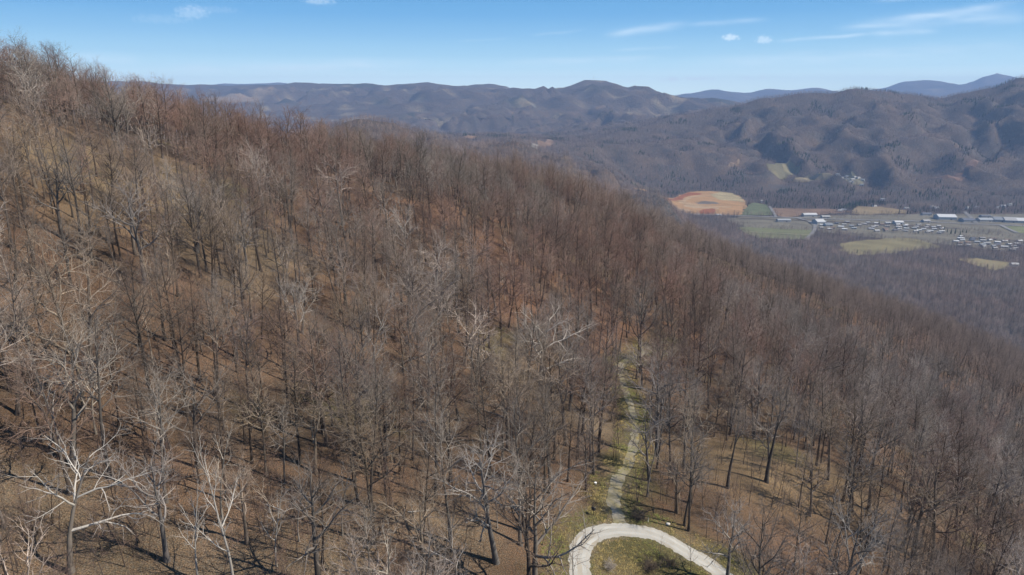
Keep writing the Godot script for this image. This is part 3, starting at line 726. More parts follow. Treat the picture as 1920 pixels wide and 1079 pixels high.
# k: the settings of a kind; wood[0] takes the trunk, wood[1] all that branches from it
func grow(wood: Array, k: Dictionary, at: Vector3, dir: Vector3, length: float, r0: float, level: int):
	var last: int = k.levels - 1
	var col: Color = k.col[mini(level, k.col.size() - 1)]
	var m := rng.randf_range(0.82, 1.18)
	col = Color(col.r * m, col.g * m, col.b * m)
	if level == last:
		var bend := (dir + Vector3(rng.randf_range(-1, 1), rng.randf_range(-0.6, 1), rng.randf_range(-1, 1)) * 0.25).normalized()
		wood[1].spike(at, at + bend * length, r0, col)
		return
	var segs: int = [9, 7, 4, 3, 2][level] if k.levels > 3 else [4, 2, 1, 1, 1][level]
	var sides: int = [7, 5, 4, 3, 3][level] if k.levels > 3 else 3
	var pts := [at]
	var dirs := [dir]
	var rad := [r0 * (1.35 if level == 0 else 1.0)]
	var p := at
	for s in segs:
		var w: float = k.wig[level]
		dir = (dir + Vector3(rng.randf_range(-w, w), rng.randf_range(-w, w) * 0.7 + k.up[level], rng.randf_range(-w, w))).normalized()
		p += dir * (length / segs)
		pts.append(p)
		dirs.append(dir)
		var t := float(s + 1) / segs
		rad.append(r0 * lerpf(1.0, k.tip[level], pow(t, 0.9)))
	wood[0 if level == 0 else 1].tube(pts, rad, sides, col, rng, 0.16 if level < 2 else 0.05)
	var count: int = k.n[level]
	var spin := rng.randf() * TAU
	for i in count:
		var t: float = lerpf(k.from[level], 1.0, (i + rng.randf() * 0.8) / count)
		var f := t * segs
		var s := mini(int(f), segs - 1)
		var q: Vector3 = pts[s].lerp(pts[s + 1], f - s)
		var along: Vector3 = dirs[s + 1]
		spin += 2.4 + rng.randf_range(-0.5, 0.5)
		var side := along.cross(Vector3.UP if absf(along.y) < 0.9 else Vector3.RIGHT).normalized().rotated(along, spin)
		var ang: float = deg_to_rad(k.ang[level] * rng.randf_range(0.7, 1.25) * lerpf(1.15, 0.62, t))
		var cd := (along * cos(ang) + side * sin(ang)).normalized()
		var u: float = (t - k.from[level]) / (1.0 - k.from[level])
		var len_: float = length * k.ratio[level] * rng.randf_range(0.65, 1.2) * (lerpf(1.0, 0.5, u) if level == 0 else lerpf(1.05, 0.7, u))
		var r: float = minf(lerpf(rad[s], rad[s + 1], f - s) * 0.78, k.rad[level + 1] * rng.randf_range(0.75, 1.2))
		grow(wood, k, q, cd, len_, r, level + 1)

func kind(called: String, variants: int, k: Dictionary):
	kinds[called] = []
	for i in variants:
		var w := [Wood.new(), Wood.new()]
		var lean: Vector3 = Vector3(rng.randf_range(-1, 1), 0, rng.randf_range(-1, 1)) * (k.lean if k.has("lean") else 0.05)
		grow(w, k, Vector3(0, -0.4, 0), (Vector3.UP + lean).normalized(), k.h * (k.bole if k.has("bole") else 1.0), k.rad[0], 0)
		var hi := 1.0
		for q in w[1].v:
			hi = maxf(hi, q.y)
		var both := Wood.new()
		both.add(w[0])
		both.add(w[1])
		kinds[called].append({"trunk": w[0].mesh(), "crown": w[1].mesh(), "all": both.mesh(), "h": hi})
		print(called, " ", both.idx.size() / 3, " h ", hi)

func make_kinds():
	var dark := [Color(0.07, 0.062, 0.056), Color(0.11, 0.097, 0.087), Color(0.18, 0.16, 0.14), Color(0.23, 0.20, 0.175), Color(0.25, 0.21, 0.18)]
	var grey := [Color(0.13, 0.122, 0.115), Color(0.24, 0.225, 0.21), Color(0.32, 0.295, 0.27), Color(0.29, 0.26, 0.235), Color(0.28, 0.245, 0.215)]
	var red := [Color(0.085, 0.073, 0.066), Color(0.13, 0.11, 0.097), Color(0.225, 0.17, 0.145), Color(0.24, 0.175, 0.15), Color(0.25, 0.175, 0.15)]
	var white := [Color(0.32, 0.30, 0.27), Color(0.42, 0.395, 0.355), Color(0.45, 0.42, 0.38), Color(0.37, 0.335, 0.30), Color(0.33, 0.29, 0.26)]
	var tall := {"levels": 5, "h": 20.0, "col": dark, "rad": [0.25, 0.12, 0.06, 0.03, 0.0135], "n": [15, 8, 6, 2], "from": [0.44, 0.2, 0.12, 0.1], "ang": [58, 52, 50, 48], "ratio": [0.31, 0.48, 0.5, 0.6], "wig": [0.06, 0.18, 0.22, 0.26], "up": [0.03, 0.06, 0.04, 0.02], "tip": [0.12, 0.2, 0.3, 0.4]}
	kind("tall", 4, tall)
	var t2 := tall.duplicate(true)
	t2.col = red
	t2.h = 17.0
	t2.n = [15, 8, 6, 3]
	t2.from = [0.34, 0.2, 0.12, 0.1]
	t2.ratio = [0.35, 0.5, 0.5, 0.62]
	kind("red", 3, t2)
	var t3 := tall.duplicate(true)
	t3.col = grey
	t3.h = 19.0
	kind("grey", 3, t3)
	var oak := tall.duplicate(true)
	oak.col = grey
	oak.h = 17.0
	oak.bole = 0.72
	oak.rad = [0.33, 0.18, 0.08, 0.034, 0.015]
	oak.n = [9, 8, 6, 3]
	oak.from = [0.38, 0.2, 0.12, 0.1]
	oak.ang = [62, 55, 52, 46]
	oak.ratio = [0.60, 0.46, 0.46, 0.58]
	oak.wig = [0.10, 0.30, 0.34, 0.32]
	oak.up = [0.02, 0.07, 0.05, 0.03]
	kind("oak", 3, oak)
	var pale := oak.duplicate(true)
	pale.col = [Color(0.17, 0.15, 0.13), white[1], white[2], white[3], white[4]]
	pale.n = [7, 7, 6, 5]
	pale.rad = [0.32, 0.17, 0.07, 0.03, 0.013]
	pale.wig = [0.10, 0.38, 0.40, 0.34]
	kind("pale", 1, pale)
	var ghost := tall.duplicate(true)
	ghost.col = white
	ghost.h = 14.0
	ghost.rad = [0.15, 0.08, 0.04, 0.02, 0.011]
	ghost.n = [8, 6, 4, 3]
	ghost.from = [0.3, 0.2, 0.15, 0.1]
	ghost.ang = [42, 44, 46, 44]
	ghost.ratio = [0.36, 0.42, 0.42, 0.6]
	ghost.wig = [0.10, 0.22, 0.26, 0.26]
	kind("ghost", 2, ghost)
	var fork := tall.duplicate(true)
	fork.col = [Color(0.09, 0.08, 0.072), Color(0.11, 0.098, 0.088), dark[2], dark[3], dark[4]]
	fork.h = 18.0
	fork.bole = 0.55
	fork.rad = [0.32, 0.19, 0.07, 0.03, 0.013]
	fork.n = [5, 12, 7, 5]
	fork.from = [0.72, 0.25, 0.12, 0.1]
	fork.ang = [40, 44, 46, 44]
	fork.ratio = [0.95, 0.36, 0.5, 0.6]
	fork.wig = [0.05, 0.13, 0.2, 0.24]
	fork.lean = 0.12
	kind("fork", 1, fork)
	var round_ := tall.duplicate(true)
	round_.h = 18.0
	round_.n = [18, 8, 5, 4]
	round_.from = [0.3, 0.2, 0.12, 0.1]
	round_.ang = [52, 46, 44, 42]
	round_.ratio = [0.40, 0.42, 0.5, 0.6]
	kind("round", 1, round_)
	var young := tall.duplicate(true)
	young.col = [red[0], red[1], red[2], red[3]]
	young.levels = 4
	young.h = 8.0
	young.rad = [0.06, 0.024, 0.012, 0.007]
	young.n = [12, 6, 5]
	young.from = [0.22, 0.15, 0.1]
	young.ratio = [0.36, 0.45, 0.5]
	young.wig = [0.08, 0.18, 0.24]
	kind("young", 2, young)
	var brush := young.duplicate(true)
	brush.h = 2.6
	brush.lean = 0.5
	brush.rad = [0.022, 0.014, 0.010, 0.006]
	brush.n = [9, 6, 4]
	brush.from = [0.05, 0.1, 0.1]
	brush.ratio = [0.75, 0.5, 0.5]
	brush.wig = [0.2, 0.25, 0.3]
	kind("brush", 2, brush)
	# lighter trees for the middle distance and the mountains
	var mid := tall.duplicate(true)
	mid.levels = 4
	mid.h = 18.0
	mid.rad = [0.25, 0.125, 0.065, 0.04]
	mid.n = [13, 7, 5]
	mid.from = [0.36, 0.2, 0.1]
	mid.ratio = [0.46, 0.48, 0.6]
	mid.col = [dark[0], dark[2], Color(0.235, 0.19, 0.165), Color(0.25, 0.2, 0.17)]
	kind("mid", 3, mid)
	var far := mid.duplicate(true)
	far.levels = 3
	far.rad = [0.25, 0.22, 0.16]
	far.n = [13, 7]
	far.from = [0.3, 0.15]
	far.ratio = [0.46, 0.62]
	far.col = [dark[0], Color(0.22, 0.18, 0.16), Color(0.24, 0.195, 0.17)]
	kind("far", 3, far)
	kinds["pine"] = []
	for i in 2:
		var w := Wood.new()
		var tr := Wood.new()
		tr.tube([Vector3(0, -0.5, 0), Vector3(0, 13.2, 0)], [0.22, 0.03], 4, Color(0.12, 0.09, 0.07), rng, 0.1)
		for q in 230:
			var t := (q + 0.5) / 230.0
			var y := lerpf(2.0, 13.4, t)
			var reach := lerpf(2.7, 0.35, t) * rng.randf_range(0.6, 1.15)
			var a := q * 2.4
			var o := Vector3(cos(a), 0, sin(a))
			var g := rng.randf_range(0.7, 1.3)
			w.spike(Vector3(0, y, 0) + o * 0.15, Vector3(0, y - reach * 0.12 + rng.randf_range(-0.2, 0.3), 0) + o * reach, 0.30, Color(0.045 * g, 0.068 * g, 0.034 * g))
		var both := Wood.new()
		both.add(tr)
		both.add(w)
		kinds["pine"].append({"trunk": tr.mesh(), "crown": w.mesh(), "all": both.mesh(), "h": 13.4})

# where a point shows in the picture (1920 wide) and how far away
func seen_at(x: float, y: float, d: float) -> Vector3:
	var c := cos(deg_to_rad(15.7))
	var s := sin(deg_to_rad(15.7))
	var f := d * c - (y - EYE) * s
	return Vector3(960.0 + 1283.0 * x / f, 539.5 - 1283.0 * (d * s + (y - EYE) * c) / f, f)

func tree_node(called: String, v: Dictionary, x: float, d: float, hgt: float, turn: float, m: Material) -> Node3D:
	var o := base(called, x, d, ground(x, d), turn)
	o.scale = Vector3.ONE * (hgt / v.h)
	part("trunk", v.trunk, m, o)
	part("crown", v.crown, m, o)
	return o

func spot_words(s: Vector3) -> String:
	var across := ["at the left edge", "close to the left edge", "well left", "halfway left", "slightly left of centre", "just left of centre", "just right of centre", "slightly right of centre", "halfway right", "well right", "close to the right edge", "at the right edge"]
	var up := ["above the middle", "at mid height", "below mid height", "in the lower third", "low in the picture", "near the bottom", "along the bottom edge"]
	var i := clampi(int(s.x / 160.0), 0, 11)
	var j := clampi(int((s.y - 400.0) / 95.0), 0, 6)
	return up[j] + " " + across[i]

func scatter(parent: Node3D, called: String, mesh: Mesh, m: Material, places: Array, tints: Array):
	if places.is_empty():
		return
	var mm := MultiMesh.new()
	mm.transform_format = MultiMesh.TRANSFORM_3D
	mm.use_colors = true
	mm.mesh = mesh
	mm.instance_count = places.size()
	for i in places.size():
		mm.set_instance_transform(i, places[i])
		mm.set_instance_color(i, tints[i])
	var o := MultiMeshInstance3D.new()
	o.name = called
	o.multimesh = mm
	o.material_override = m
	o.set_meta("kind", "stuff")
	parent.add_child(o, true)

func stuff(called: String, label: String, category: String) -> Node3D:
	var o := Node3D.new()
	o.name = numbered(called)
	add_child(o)
	o.set_meta("kind", "stuff")
	tag(o, label, category)
	return o

func placed(x: float, d: float, y: float, size: float, lean := 0.09) -> Transform3D:
	var b := Basis(Vector3.UP, rng.randf() * TAU).rotated(Vector3.RIGHT, rng.randf_range(-lean, lean)).rotated(Vector3.BACK, rng.randf_range(-lean, lean))
	b = b.scaled(Vector3(size * rng.randf_range(0.9, 1.12), size, size * rng.randf_range(0.9, 1.12)))
	return Transform3D(b, Vector3(x, y, -d))

func tint_at(x: float, d: float) -> Color:
	var n := patch.get_noise_2d(x * 0.6 + 70, d * 0.6)
	var g := rng.randf_range(0.58, 1.32)
	var c := Color(0.97, 0.95, 0.93).lerp(Color(1.05, 0.92, 0.85), clampf(0.5 + n * 1.4 + rng.randf_range(-0.35, 0.35), 0, 1))
	c = c.lerp(Color(0.95, 0.945, 0.95), smoothstep(30.0, 150.0, x) * 0.75)
	return Color(c.r * g, c.g * g, c.b * g)

func plant_near():
	var heroes := []
	for h in HEROES:
		var list: Array = kinds[h[3]]
		var v: Dictionary = list[h[4] % list.size()]
		var o := tree_node("bare_tree", v, h[0], h[1], h[2], h[4] * 2.3 + h[0] + (PI if h[3] == "pale" else 0.0), mats.bark)
		tag(o, h[5], "tree", "bare trees that stand out")
		heroes.append(Vector2(h[0], h[1]))
	var names := ["tall", "red", "grey", "oak", "pale", "ghost", "round", "fork"]
	var list := []
	var small := []
	var x := -330.0
	while x < 640.0:
		var d := 24.0
		while d < 770.0:
			var px := x + rng.randf_range(-2.3, 2.3)
			var pd := d + rng.randf_range(-2.3, 2.3)
			d += 4.9
			var roll := rng.randf()
			if absf(px) > pd * 0.85 + 34.0 or not inside(near_grid, px, pd):
				continue
			var q := Vector2(px, pd)
			var gap := patch.get_noise_2d(px * 1.2 - 200, pd * 1.2)
			var sparse := lerpf(0.16, 0.04, smoothstep(20.0, 90.0, px)) + smoothstep(0.05, 0.5, gap) * 0.45
			sparse = maxf(sparse, smoothstep(36.0, 12.0, q.distance_to(Vector2(-98, 178))) * 0.62)
			sparse = maxf(sparse, smoothstep(24.0, 8.0, q.distance_to(Vector2(46, 117))) * 0.93)
			if roll < sparse:
				continue
			if q.x > -40 and q.x < 90 and q.y < 240:
				if line_distance(q, loop_line) < 4.2 or line_distance(q, track_line) < 3.8 or Geometry2D.is_point_in_polygon(q, loop_clearing):
					continue
			var close := false
			for i in heroes.size():
				var h: Vector2 = heroes[i]
				if q.distance_squared_to(h) < 12.0:
					close = true
				elif i < 8 and q.length() < h.length() and q.length() > h.length() - 28.0 and absf(q.cross(h.normalized())) < 3.6:
					close = true
			if close:
				continue
			var y := ground(px, pd)
			var hgt := rng.randf_range(13.5, 24.0) * (1.0 - 0.04 * smoothstep(-70.0, -110.0, px) - 0.16 * smoothstep(20.0, 110.0, px) * smoothstep(240.0, 320.0, pd))
			if rng.randf() < 0.2:
				hgt *= 0.7
			if pd > 300.0 and hidden(px, pd, y + hgt, 0.02):
				continue
			var reddish := smoothstep(110.0, 190.0, pd) * smoothstep(150.0, 60.0, px) * 0.6 - 0.15 + patch.get_noise_2d(px * 0.7, pd * 0.7) * 0.5
			var k := rng.randf()
			var pick := "tall"
			if k < 0.14 + reddish * 0.6:
				pick = "red"
			elif k < 0.55:
				pick = "grey" if rng.randf() < 0.55 else "oak"
			elif k < 0.60 + (0.08 if px < 0.0 and pd < 140.0 else 0.0):
				pick = "ghost"
			elif k < 0.625:
				pick = "pale" if pd < 150 and px < 10 else "ghost"
			elif k < 0.70:
				pick = "round"
			elif k < 0.73:
				pick = "fork"
			if pick == "ghost":
				hgt *= 0.75
			var far_off := Vector2(px, pd).length() > 340.0
			var s := seen_at(px, y + hgt * 0.5, pd)
			var in_view := s.x > 10 and s.x < 1910 and s.y < 1060
			list.append([px, pd, y, hgt, "mid" if far_off else pick, s.z, in_view, s])
		x += 4.9
	list.sort_custom(func(a, b): return a[5] < b[5])
	var left := 300 - HEROES.size()
	var piles := {}
	var looks := {"tall": "straight dark-trunked tree", "red": "reddish-twigged bare tree", "grey": "grey-barked bare tree", "oak": "crooked spreading grey tree", "pale": "pale-limbed crooked tree", "ghost": "thin whitish bare tree", "round": "full-crowned dark bare tree", "fork": "black-trunked forked tree"}
	for t in list:
		var vs: Array = kinds[t[4]]
		var v: Dictionary = vs[rng.randi() % vs.size()]
		if left > 0 and t[6] and t[4] != "mid":
			left -= 1
			var o := tree_node("bare_tree", v, t[0], t[1], t[3], rng.randf() * TAU, mats.tones[rng.randi() % mats.tones.size()])
			var s: Vector3 = t[7]
			var q := Vector2(t[0], t[1])
			var near := ""
			if line_distance(q, loop_line) < 9.0:
				near = " by the loop"
			elif line_distance(q, track_line) < 7.0:
				near = " by the track"
			var size := "short " if t[3] < 16.5 else ("tall " if t[3] > 21.5 else "")
			var words: String = size + looks[t[4]] + near + ", " + spot_words(s)
			tag(o, words, "tree", "bare trees on the near slope")
			continue
		var key: String = t[4]
		var id := str(vs.find(v))
		if not piles.has(key + id):
			piles[key + id] = [v, [], []]
		piles[key + id][1].append(placed(t[0], t[1], t[2], t[3] / v.h))
		piles[key + id][2].append(tint_at(t[0], t[1]))
	var wood := stuff("forest", "bare brown winter forest covering the near mountain spur", "forest")
	for key in piles:
		scatter(wood, "bare_trees", piles[key][0].all, mats.bark, piles[key][1], piles[key][2])
	print("near trees ", list.size())
	# saplings and brush
	var under := stuff("undergrowth", "tangle of thin saplings and brush between the forest trees", "undergrowth")
	var sets := {}
	for i in 9500:
		var e := rng.randf_range(34.0, 300.0)
		var a := rng.randf_range(-0.72, 0.72)
		var px := sin(a) * e
		var pd := cos(a) * e
		var q := Vector2(px, pd)
		if patch.get_noise_2d(px * 2.0 + 50, pd * 2.0) < rng.randf_range(-0.5, 0.25):
			continue
		if line_distance(q, loop_line) < 3.4 or line_distance(q, track_line) < 2.4 or Geometry2D.is_point_in_polygon(q, loop_clearing):
			continue
		var pick := "young" if rng.randf() < 0.45 else "brush"
		var v: Dictionary = kinds[pick][rng.randi() % 2]
		if not sets.has(v):
			sets[v] = [[], []]
		var size := rng.randf_range(0.5, 1.15)
		sets[v][0].append(placed(px, pd, ground(px, pd), size, 0.12))
		sets[v][1].append(tint_at(px, pd))
	for v in sets:
		scatter(under, "brush", v.all, mats.bark, sets[v][0], sets[v][1])

func plant_far():
	var mids := [[[], []], [[], []], [[], []]]
	var fars := [[[], []], [[], []], [[], []]]
	var pines := [[[], []], [[], []]]
	var e := 560.0
	while e < 5350.0:
		var step := 7.2 if e < 1500.0 else (8.5 if e < 3000 else 10.5)
		var span := 0.70
		var count := int(2.0 * span * e / step)
		for i in count:
			var a := -span + 2.0 * span * (i + rng.randf()) / count
			var r := e + rng.randf_range(-0.5, 0.5) * step * 1.6
			var x := sin(a) * r
			var d := cos(a) * r
			if not inside(mid_grid, x, d) or x < -2300:
				continue
			if inside(near_grid, x, d) and d < 765.0 and absf(x) < d * 0.85 + 34.0 and x > -330 and x < 640:
				continue
			var y := ground(x, d)
			if hidden(x, d, y + 16.0, 0.012):
				continue
			if is_open(x, d):
				continue
			var n := broad.get_noise_2d(x * 3.0, d * 3.0)
			if y < 60.0 and d > 2500.0 and broad.get_noise_2d(x * 2.5 + 500, d * 2.5) > 0.34:
				continue
			var g := (rng.randf_range(0.40, 0.65) if rng.randf() < 0.3 else rng.randf_range(0.85, 1.4)) * (1.0 + broad.get_noise_2d(x * 9.0, d * 9.0) * 0.4)
			var tint := Color(0.94 * g, 0.93 * g, 0.92 * g).lerp(Color(1.02 * g, 0.92 * g, 0.88 * g), clampf(0.4 + n * 1.2, 0, 1))
			if r < 2100.0:
				tint = tint * 1.22
			var belt := x > 350.0 and y < 30.0 and d > 2350.0
			if belt:
				tint = tint * 0.72
			var size := rng.randf_range(0.6, 1.15)
			var green := broad.get_noise_2d(x * 4.0 - 2000, d * 4.0 + 800)
			if (green > 0.36 and rng.randf() < 0.8 or rng.randf() < (0.09 if belt else 0.012)) and not (x < 100.0 and d < 2600.0) and d > 2350.0:
				var k := rng.randi() % 2
				pines[k][0].append(placed(x, d, y, rng.randf_range(0.8, 1.4)))
				pines[k][1].append(Color(g, g, g))
				continue
			var into := mids if r < 1750.0 else fars
			var k := rng.randi() % 3
			into[k][0].append(placed(x, d, y, size))
			into[k][1].append(tint)
		e += step
	var wood := stuff("valley_woods", "grey-brown bare woods covering the valley sides and the far mountain", "woods")
	var total := 0
	for k in 3:
		scatter(wood, "bare_trees", kinds.mid[k].all, mats.bark, mids[k][0], mids[k][1])
		scatter(wood, "bare_trees", kinds.far[k].all, mats.bark, fars[k][0], fars[k][1])
		total += mids[k][0].size() + fars[k][0].size()
		print("mid ", mids[k][0].size(), " far ", fars[k][0].size())
	var ever := stuff("pine_woods", "dark green patches of pines scattered through the bare woods", "pines")
	for k in 2:
		scatter(ever, "pines", kinds.pine[k].all, mats.needles, pines[k][0], pines[k][1])
		print("pines ", pines[k][0].size())

# ================================================================ valley
func make_valley():
	var looks := {"town_ground": Color(0.30, 0.27, 0.20), "construction_site": Color(0.66, 0.40, 0.19), "red_bank": Color(0.50, 0.19, 0.085), "red_pad": Color(0.50, 0.19, 0.085), "straw_slope": Color(0.64, 0.52, 0.29), "grey_pad": Color(0.30, 0.25, 0.20), "haul_road": Color(0.72, 0.50, 0.28), "terrace": Color(0.74, 0.54, 0.33), "lower_terrace": Color(0.72, 0.50, 0.29), "green_field": Color(0.22, 0.25, 0.13), "brown_field": Color(0.36, 0.24, 0.16), "meadow": Color(0.28, 0.29, 0.15), "tan_field": Color(0.42, 0.32, 0.18), "pasture": Color(0.36, 0.31, 0.165), "pasture_b": Color(0.42, 0.35, 0.19), "grass_field": Color(0.31, 0.33, 0.16), "upland_meadow": Color(0.36, 0.34, 0.22), "hill_pasture": Color(0.34, 0.30, 0.17), "hill_field": Color(0.42, 0.34, 0.20), "hamlet_ground": Color(0.28, 0.26, 0.17), "clay_cut": Color(0.30, 0.19, 0.14), "bank_cut": Color(0.38, 0.27, 0.18), "ridge_road": Color(0.50, 0.45, 0.38), "clay_slope": Color(0.42, 0.28, 0.19), "clay_patch": Color(0.48, 0.30, 0.18)}
	var names := {"town_ground": "valley_floor", "construction_site": "earthworks", "pasture_b": "pasture", "red_bank": "clay_bank", "hill_pasture": "pasture", "hill_field": "field", "red_pad": "clay_pad"}
	var lift := 0.5
	for k in valley_areas:
		var c: Color = looks[k]
		var colour := func(x: float, d: float) -> Color:
			var n := broad.get_noise_2d(x * 14.0, d * 14.0)
			return c * (1.0 + n * 0.45)
		structure(names.get(k, k), drape(valley_areas[k], mid_grid, lift, colour), mats.field)
		lift += 0.06
	for k in valley_roads:
		var c := Color(0.40, 0.385, 0.365)
		if k == "railway":
			c = Color(0.16, 0.13, 0.11)
		elif k == "field_track":
			c = Color(0.50, 0.45, 0.30)
		var colour := func(x: float, d: float) -> Color:
			return c * (1.0 + broad.get_noise_2d(x * 20.0, d * 20.0) * 0.3)
		structure(k, drape(valley_roads[k], mid_grid, lift, colour), mats.field)
		lift += 0.05
	var roofs := {"white": Color(0.50, 0.50, 0.49), "pale": Color(0.34, 0.33, 0.315), "grey": Color(0.30, 0.31, 0.32), "grey2": Color(0.21, 0.22, 0.235), "dark": Color(0.13, 0.135, 0.15), "brown": Color(0.22, 0.16, 0.12)}
	for b in BUILDINGS:
		var o := building("warehouse" if b[2] > 28 else "house", b[0], b[1], b[2], b[3], b[4], b[5], roofs[b[6]], Color(0.34, 0.33, 0.32) if b[6] != "white" else Color(0.40, 0.40, 0.385))
		tag(o, b[7], "building", "buildings in the valley")
	var shades := ["white", "pale", "white", "grey", "pale", "brown", "white", "dark"]
	for c in house_clusters:
		var i := 0
		for p in c[0]:
			var kind_: String = shades[i % 8] if c[3] == 1 else ("white" if i % 3 else "pale")
			var o := building("mobile_home" if c[3] == 0 else "house", p.x, p.y, rng.randf_range(11, 17), rng.randf_range(6, 9) if c[3] == 1 else 4.8, rng.randf_range(3.0, 4.6), rng.randf_range(-0.4, 0.4), roofs[kind_], Color(0.30, 0.285, 0.27))
			tag(o, ("%s-roofed " % kind_ if c[3] == 1 else "") + c[1], "house", c[2])
			i += 1
	for p in foot_houses:
		var o := building("house", p.x, p.y, rng.randf_range(11, 18), rng.randf_range(8, 11), rng.randf_range(4, 6), rng.randf_range(-0.5, 0.5), roofs[["white", "pale", "grey"][rng.randi() % 3]], Color(0.66, 0.64, 0.6))
		tag(o, "house among the trees at the foot of the far mountain", "house", "houses at the mountain foot")
	for p in hamlet:
		var tone: String = ["grey", "pale", "dark", "grey2"][rng.randi() % 4]
		var o := building("house", p.x, p.y, rng.randf_range(12, 18), rng.randf_range(8, 11), rng.randf_range(4, 6), rng.randf_range(-0.6, 0.6), roofs[tone], Color(0.45, 0.43, 0.4))
		tag(o, "%s-roofed house in the hamlet above the hillside field" % tone.trim_suffix("2"), "house", "hamlet on the mountain side")
	var n := -1
	for p in VALLEY_PINES:
		n += 1
		var v: Dictionary = kinds.pine[rng.randi() % 2]
		var o := base("pine_tree", p[0], p[1], ground(p[0], p[1]), rng.randf() * TAU)
		o.scale = Vector3.ONE * (p[2] / 13.4)
		part("trunk", v.trunk, mats.needles, o)
		part("crown", v.crown, mats.needles, o)
		tag(o, pine_words(n), "pine", "pines in the valley")
	var wood := stuff("tree_rows", "rows of bare trees along the lanes and houses of the valley", "trees")
	var sets := [[[], []], [[], []], [[], []]]
	for r in hedge_rows:
		for i in r[2]:
			var p: Vector2 = r[0].lerp(r[1], (i + rng.randf()) / r[2]) + Vector2(rng.randf_range(-7, 7), rng.randf_range(-9, 9))
			var k := rng.randi() % 3
			sets[k][0].append(placed(p.x, p.y, ground(p.x, p.y), rng.randf_range(0.4, 0.85)))
			sets[k][1].append(Color(0.9, 0.88, 0.88) * rng.randf_range(0.8, 1.15))
	var town: PackedVector2Array = valley_areas.town_ground
	var box := bounds(town)
	for i in 900:
		var p := box.position + Vector2(rng.randf(), rng.randf()) * box.size
		if not Geometry2D.is_point_in_polygon(p, town) or patch.get_noise_2d(p.x * 0.6, p.y * 0.6) < rng.randf_range(-0.3, 0.5):
			continue
		var k := rng.randi() % 3
		sets[k][0].append(placed(p.x, p.y, ground(p.x, p.y), rng.randf_range(0.3, 0.7)))
		sets[k][1].append(Color(0.85, 0.84, 0.82) * rng.randf_range(0.6, 1.1))
	for k in 3:
		scatter(wood, "bare_trees", kinds.far[k].all, mats.bark, sets[k][0], sets[k][1])

func pine_words(i: int) -> String:
	match i:
		0: return "small dark pine at the left end of the long green meadow"
		1: return "lone low pine below the middle of the long green meadow"
		2: return "paired low pine below the middle of the long green meadow"
		9: return "dark pine beside the brown plot, left of two"
		10: return "dark pine beside the brown plot, right of two"
		11: return "lone dark pine at the lower edge of the olive pasture"
		15: return "broad dark pine right of the trailer park"
		16: return "tallest dark pine right of the trailer park"
		19: return "small dark pine right of the clump below the meadow"
		20: return "lone dark pine on the tan pasture near the right edge"
		21: return "dark pine among the houses along the highway"
	return "dark pine in the clump below the long green meadow" if i < 12 else "dark pine among the trailers and houses"

func quad(st: SurfaceTool, a: Vector3, b: Vector3, c: Vector3, e: Vector3, col: Color):
	st.set_color(col)
	for q in [a, b, c, a, c, e]:
		st.add_vertex(q)

func building(called: String, x: float, d: float, w: float, dep: float, h: float, turn: float, roof: Color, wall: Color) -> Node3D:
	var o := base(called, x, d, ground(x, d) + 0.4, turn)
	var hw := w * 0.5
	var hd := dep * 0.5
	var rise := dep * 0.16 + 0.6
	var st := SurfaceTool.new()
	st.begin(Mesh.PRIMITIVE_TRIANGLES)
	st.set_smooth_group(-1)
	var f := -0.8
	quad(st, Vector3(-hw, f, hd), Vector3(-hw, h, hd), Vector3(hw, h, hd), Vector3(hw, f, hd), wall)
	quad(st, Vector3(hw, f, -hd), Vector3(hw, h, -hd), Vector3(-hw, h, -hd), Vector3(-hw, f, -hd), wall)
	for s in [-1.0, 1.0]:
		var q := [Vector3(s * hw, f, -hd * s), Vector3(s * hw, h, -hd * s), Vector3(s * hw, h + rise, 0), Vector3(s * hw, h, hd * s), Vector3(s * hw, f, hd * s)]
		st.set_color(wall)
		for t in [0, 2, 1, 0, 3, 2, 0, 4, 3]:
			st.add_vertex(q[t])
	st.generate_normals()
	part("wall", st.commit(), mats.paint, o)
	st = SurfaceTool.new()
	st.begin(Mesh.PRIMITIVE_TRIANGLES)
	st.set_smooth_group(-1)
	var ov := 0.5
	var th := 0.3
	for s in [-1.0, 1.0]:
		var e0 := Vector3(-hw - ov, h - ov * rise / hd + 0.05, s * (hd + ov))
		var e1 := Vector3(hw + ov, e0.y, e0.z)
		var r0 := Vector3(-hw - ov, h + rise + 0.05, 0)
		var r1 := Vector3(hw + ov, r0.y, 0)
		var up := Vector3(0, th, 0)
		if s > 0:
			quad(st, e0 + up, r0 + up, r1 + up, e1 + up, roof)
			quad(st, e0, e0 + up, e1 + up, e1, roof)
		else:
			quad(st, e1 + up, r1 + up, r0 + up, e0 + up, roof)
			quad(st, e1, e1 + up, e0 + up, e0, roof)
		quad(st, e0, r0, r0 + up, e0 + up, roof)
		quad(st, e1, e1 + up, r1 + up, r1, roof)
		quad(st, e0, e1, r1, r0, roof)
	st.generate_normals()
	part("roof", st.commit(), mats.metal, o)
	if w > 9.0:
		var door := BoxMesh.new()
		door.size = Vector3(minf(3.6, w * 0.15), minf(3.4, h * 0.7), 0.12)
		var m := StandardMaterial3D.new()
		m.albedo_color = Color(0.28, 0.27, 0.27)
		var p := part("door", door, m, o)
		p.position = Vector3(w * 0.18, door.size.y * 0.5, hd + 0.07)
		for k in 2:
			var win := BoxMesh.new()
			win.size = Vector3(1.6, 1.2, 0.1)
			var wm := StandardMaterial3D.new()
			wm.albedo_color = Color(0.10, 0.11, 0.13)
			wm.roughness = 0.15
			var q := part("window", win, wm, o)
			q.position = Vector3(-w * (0.15 + 0.2 * k), h * 0.55, hd + 0.06)
	return o

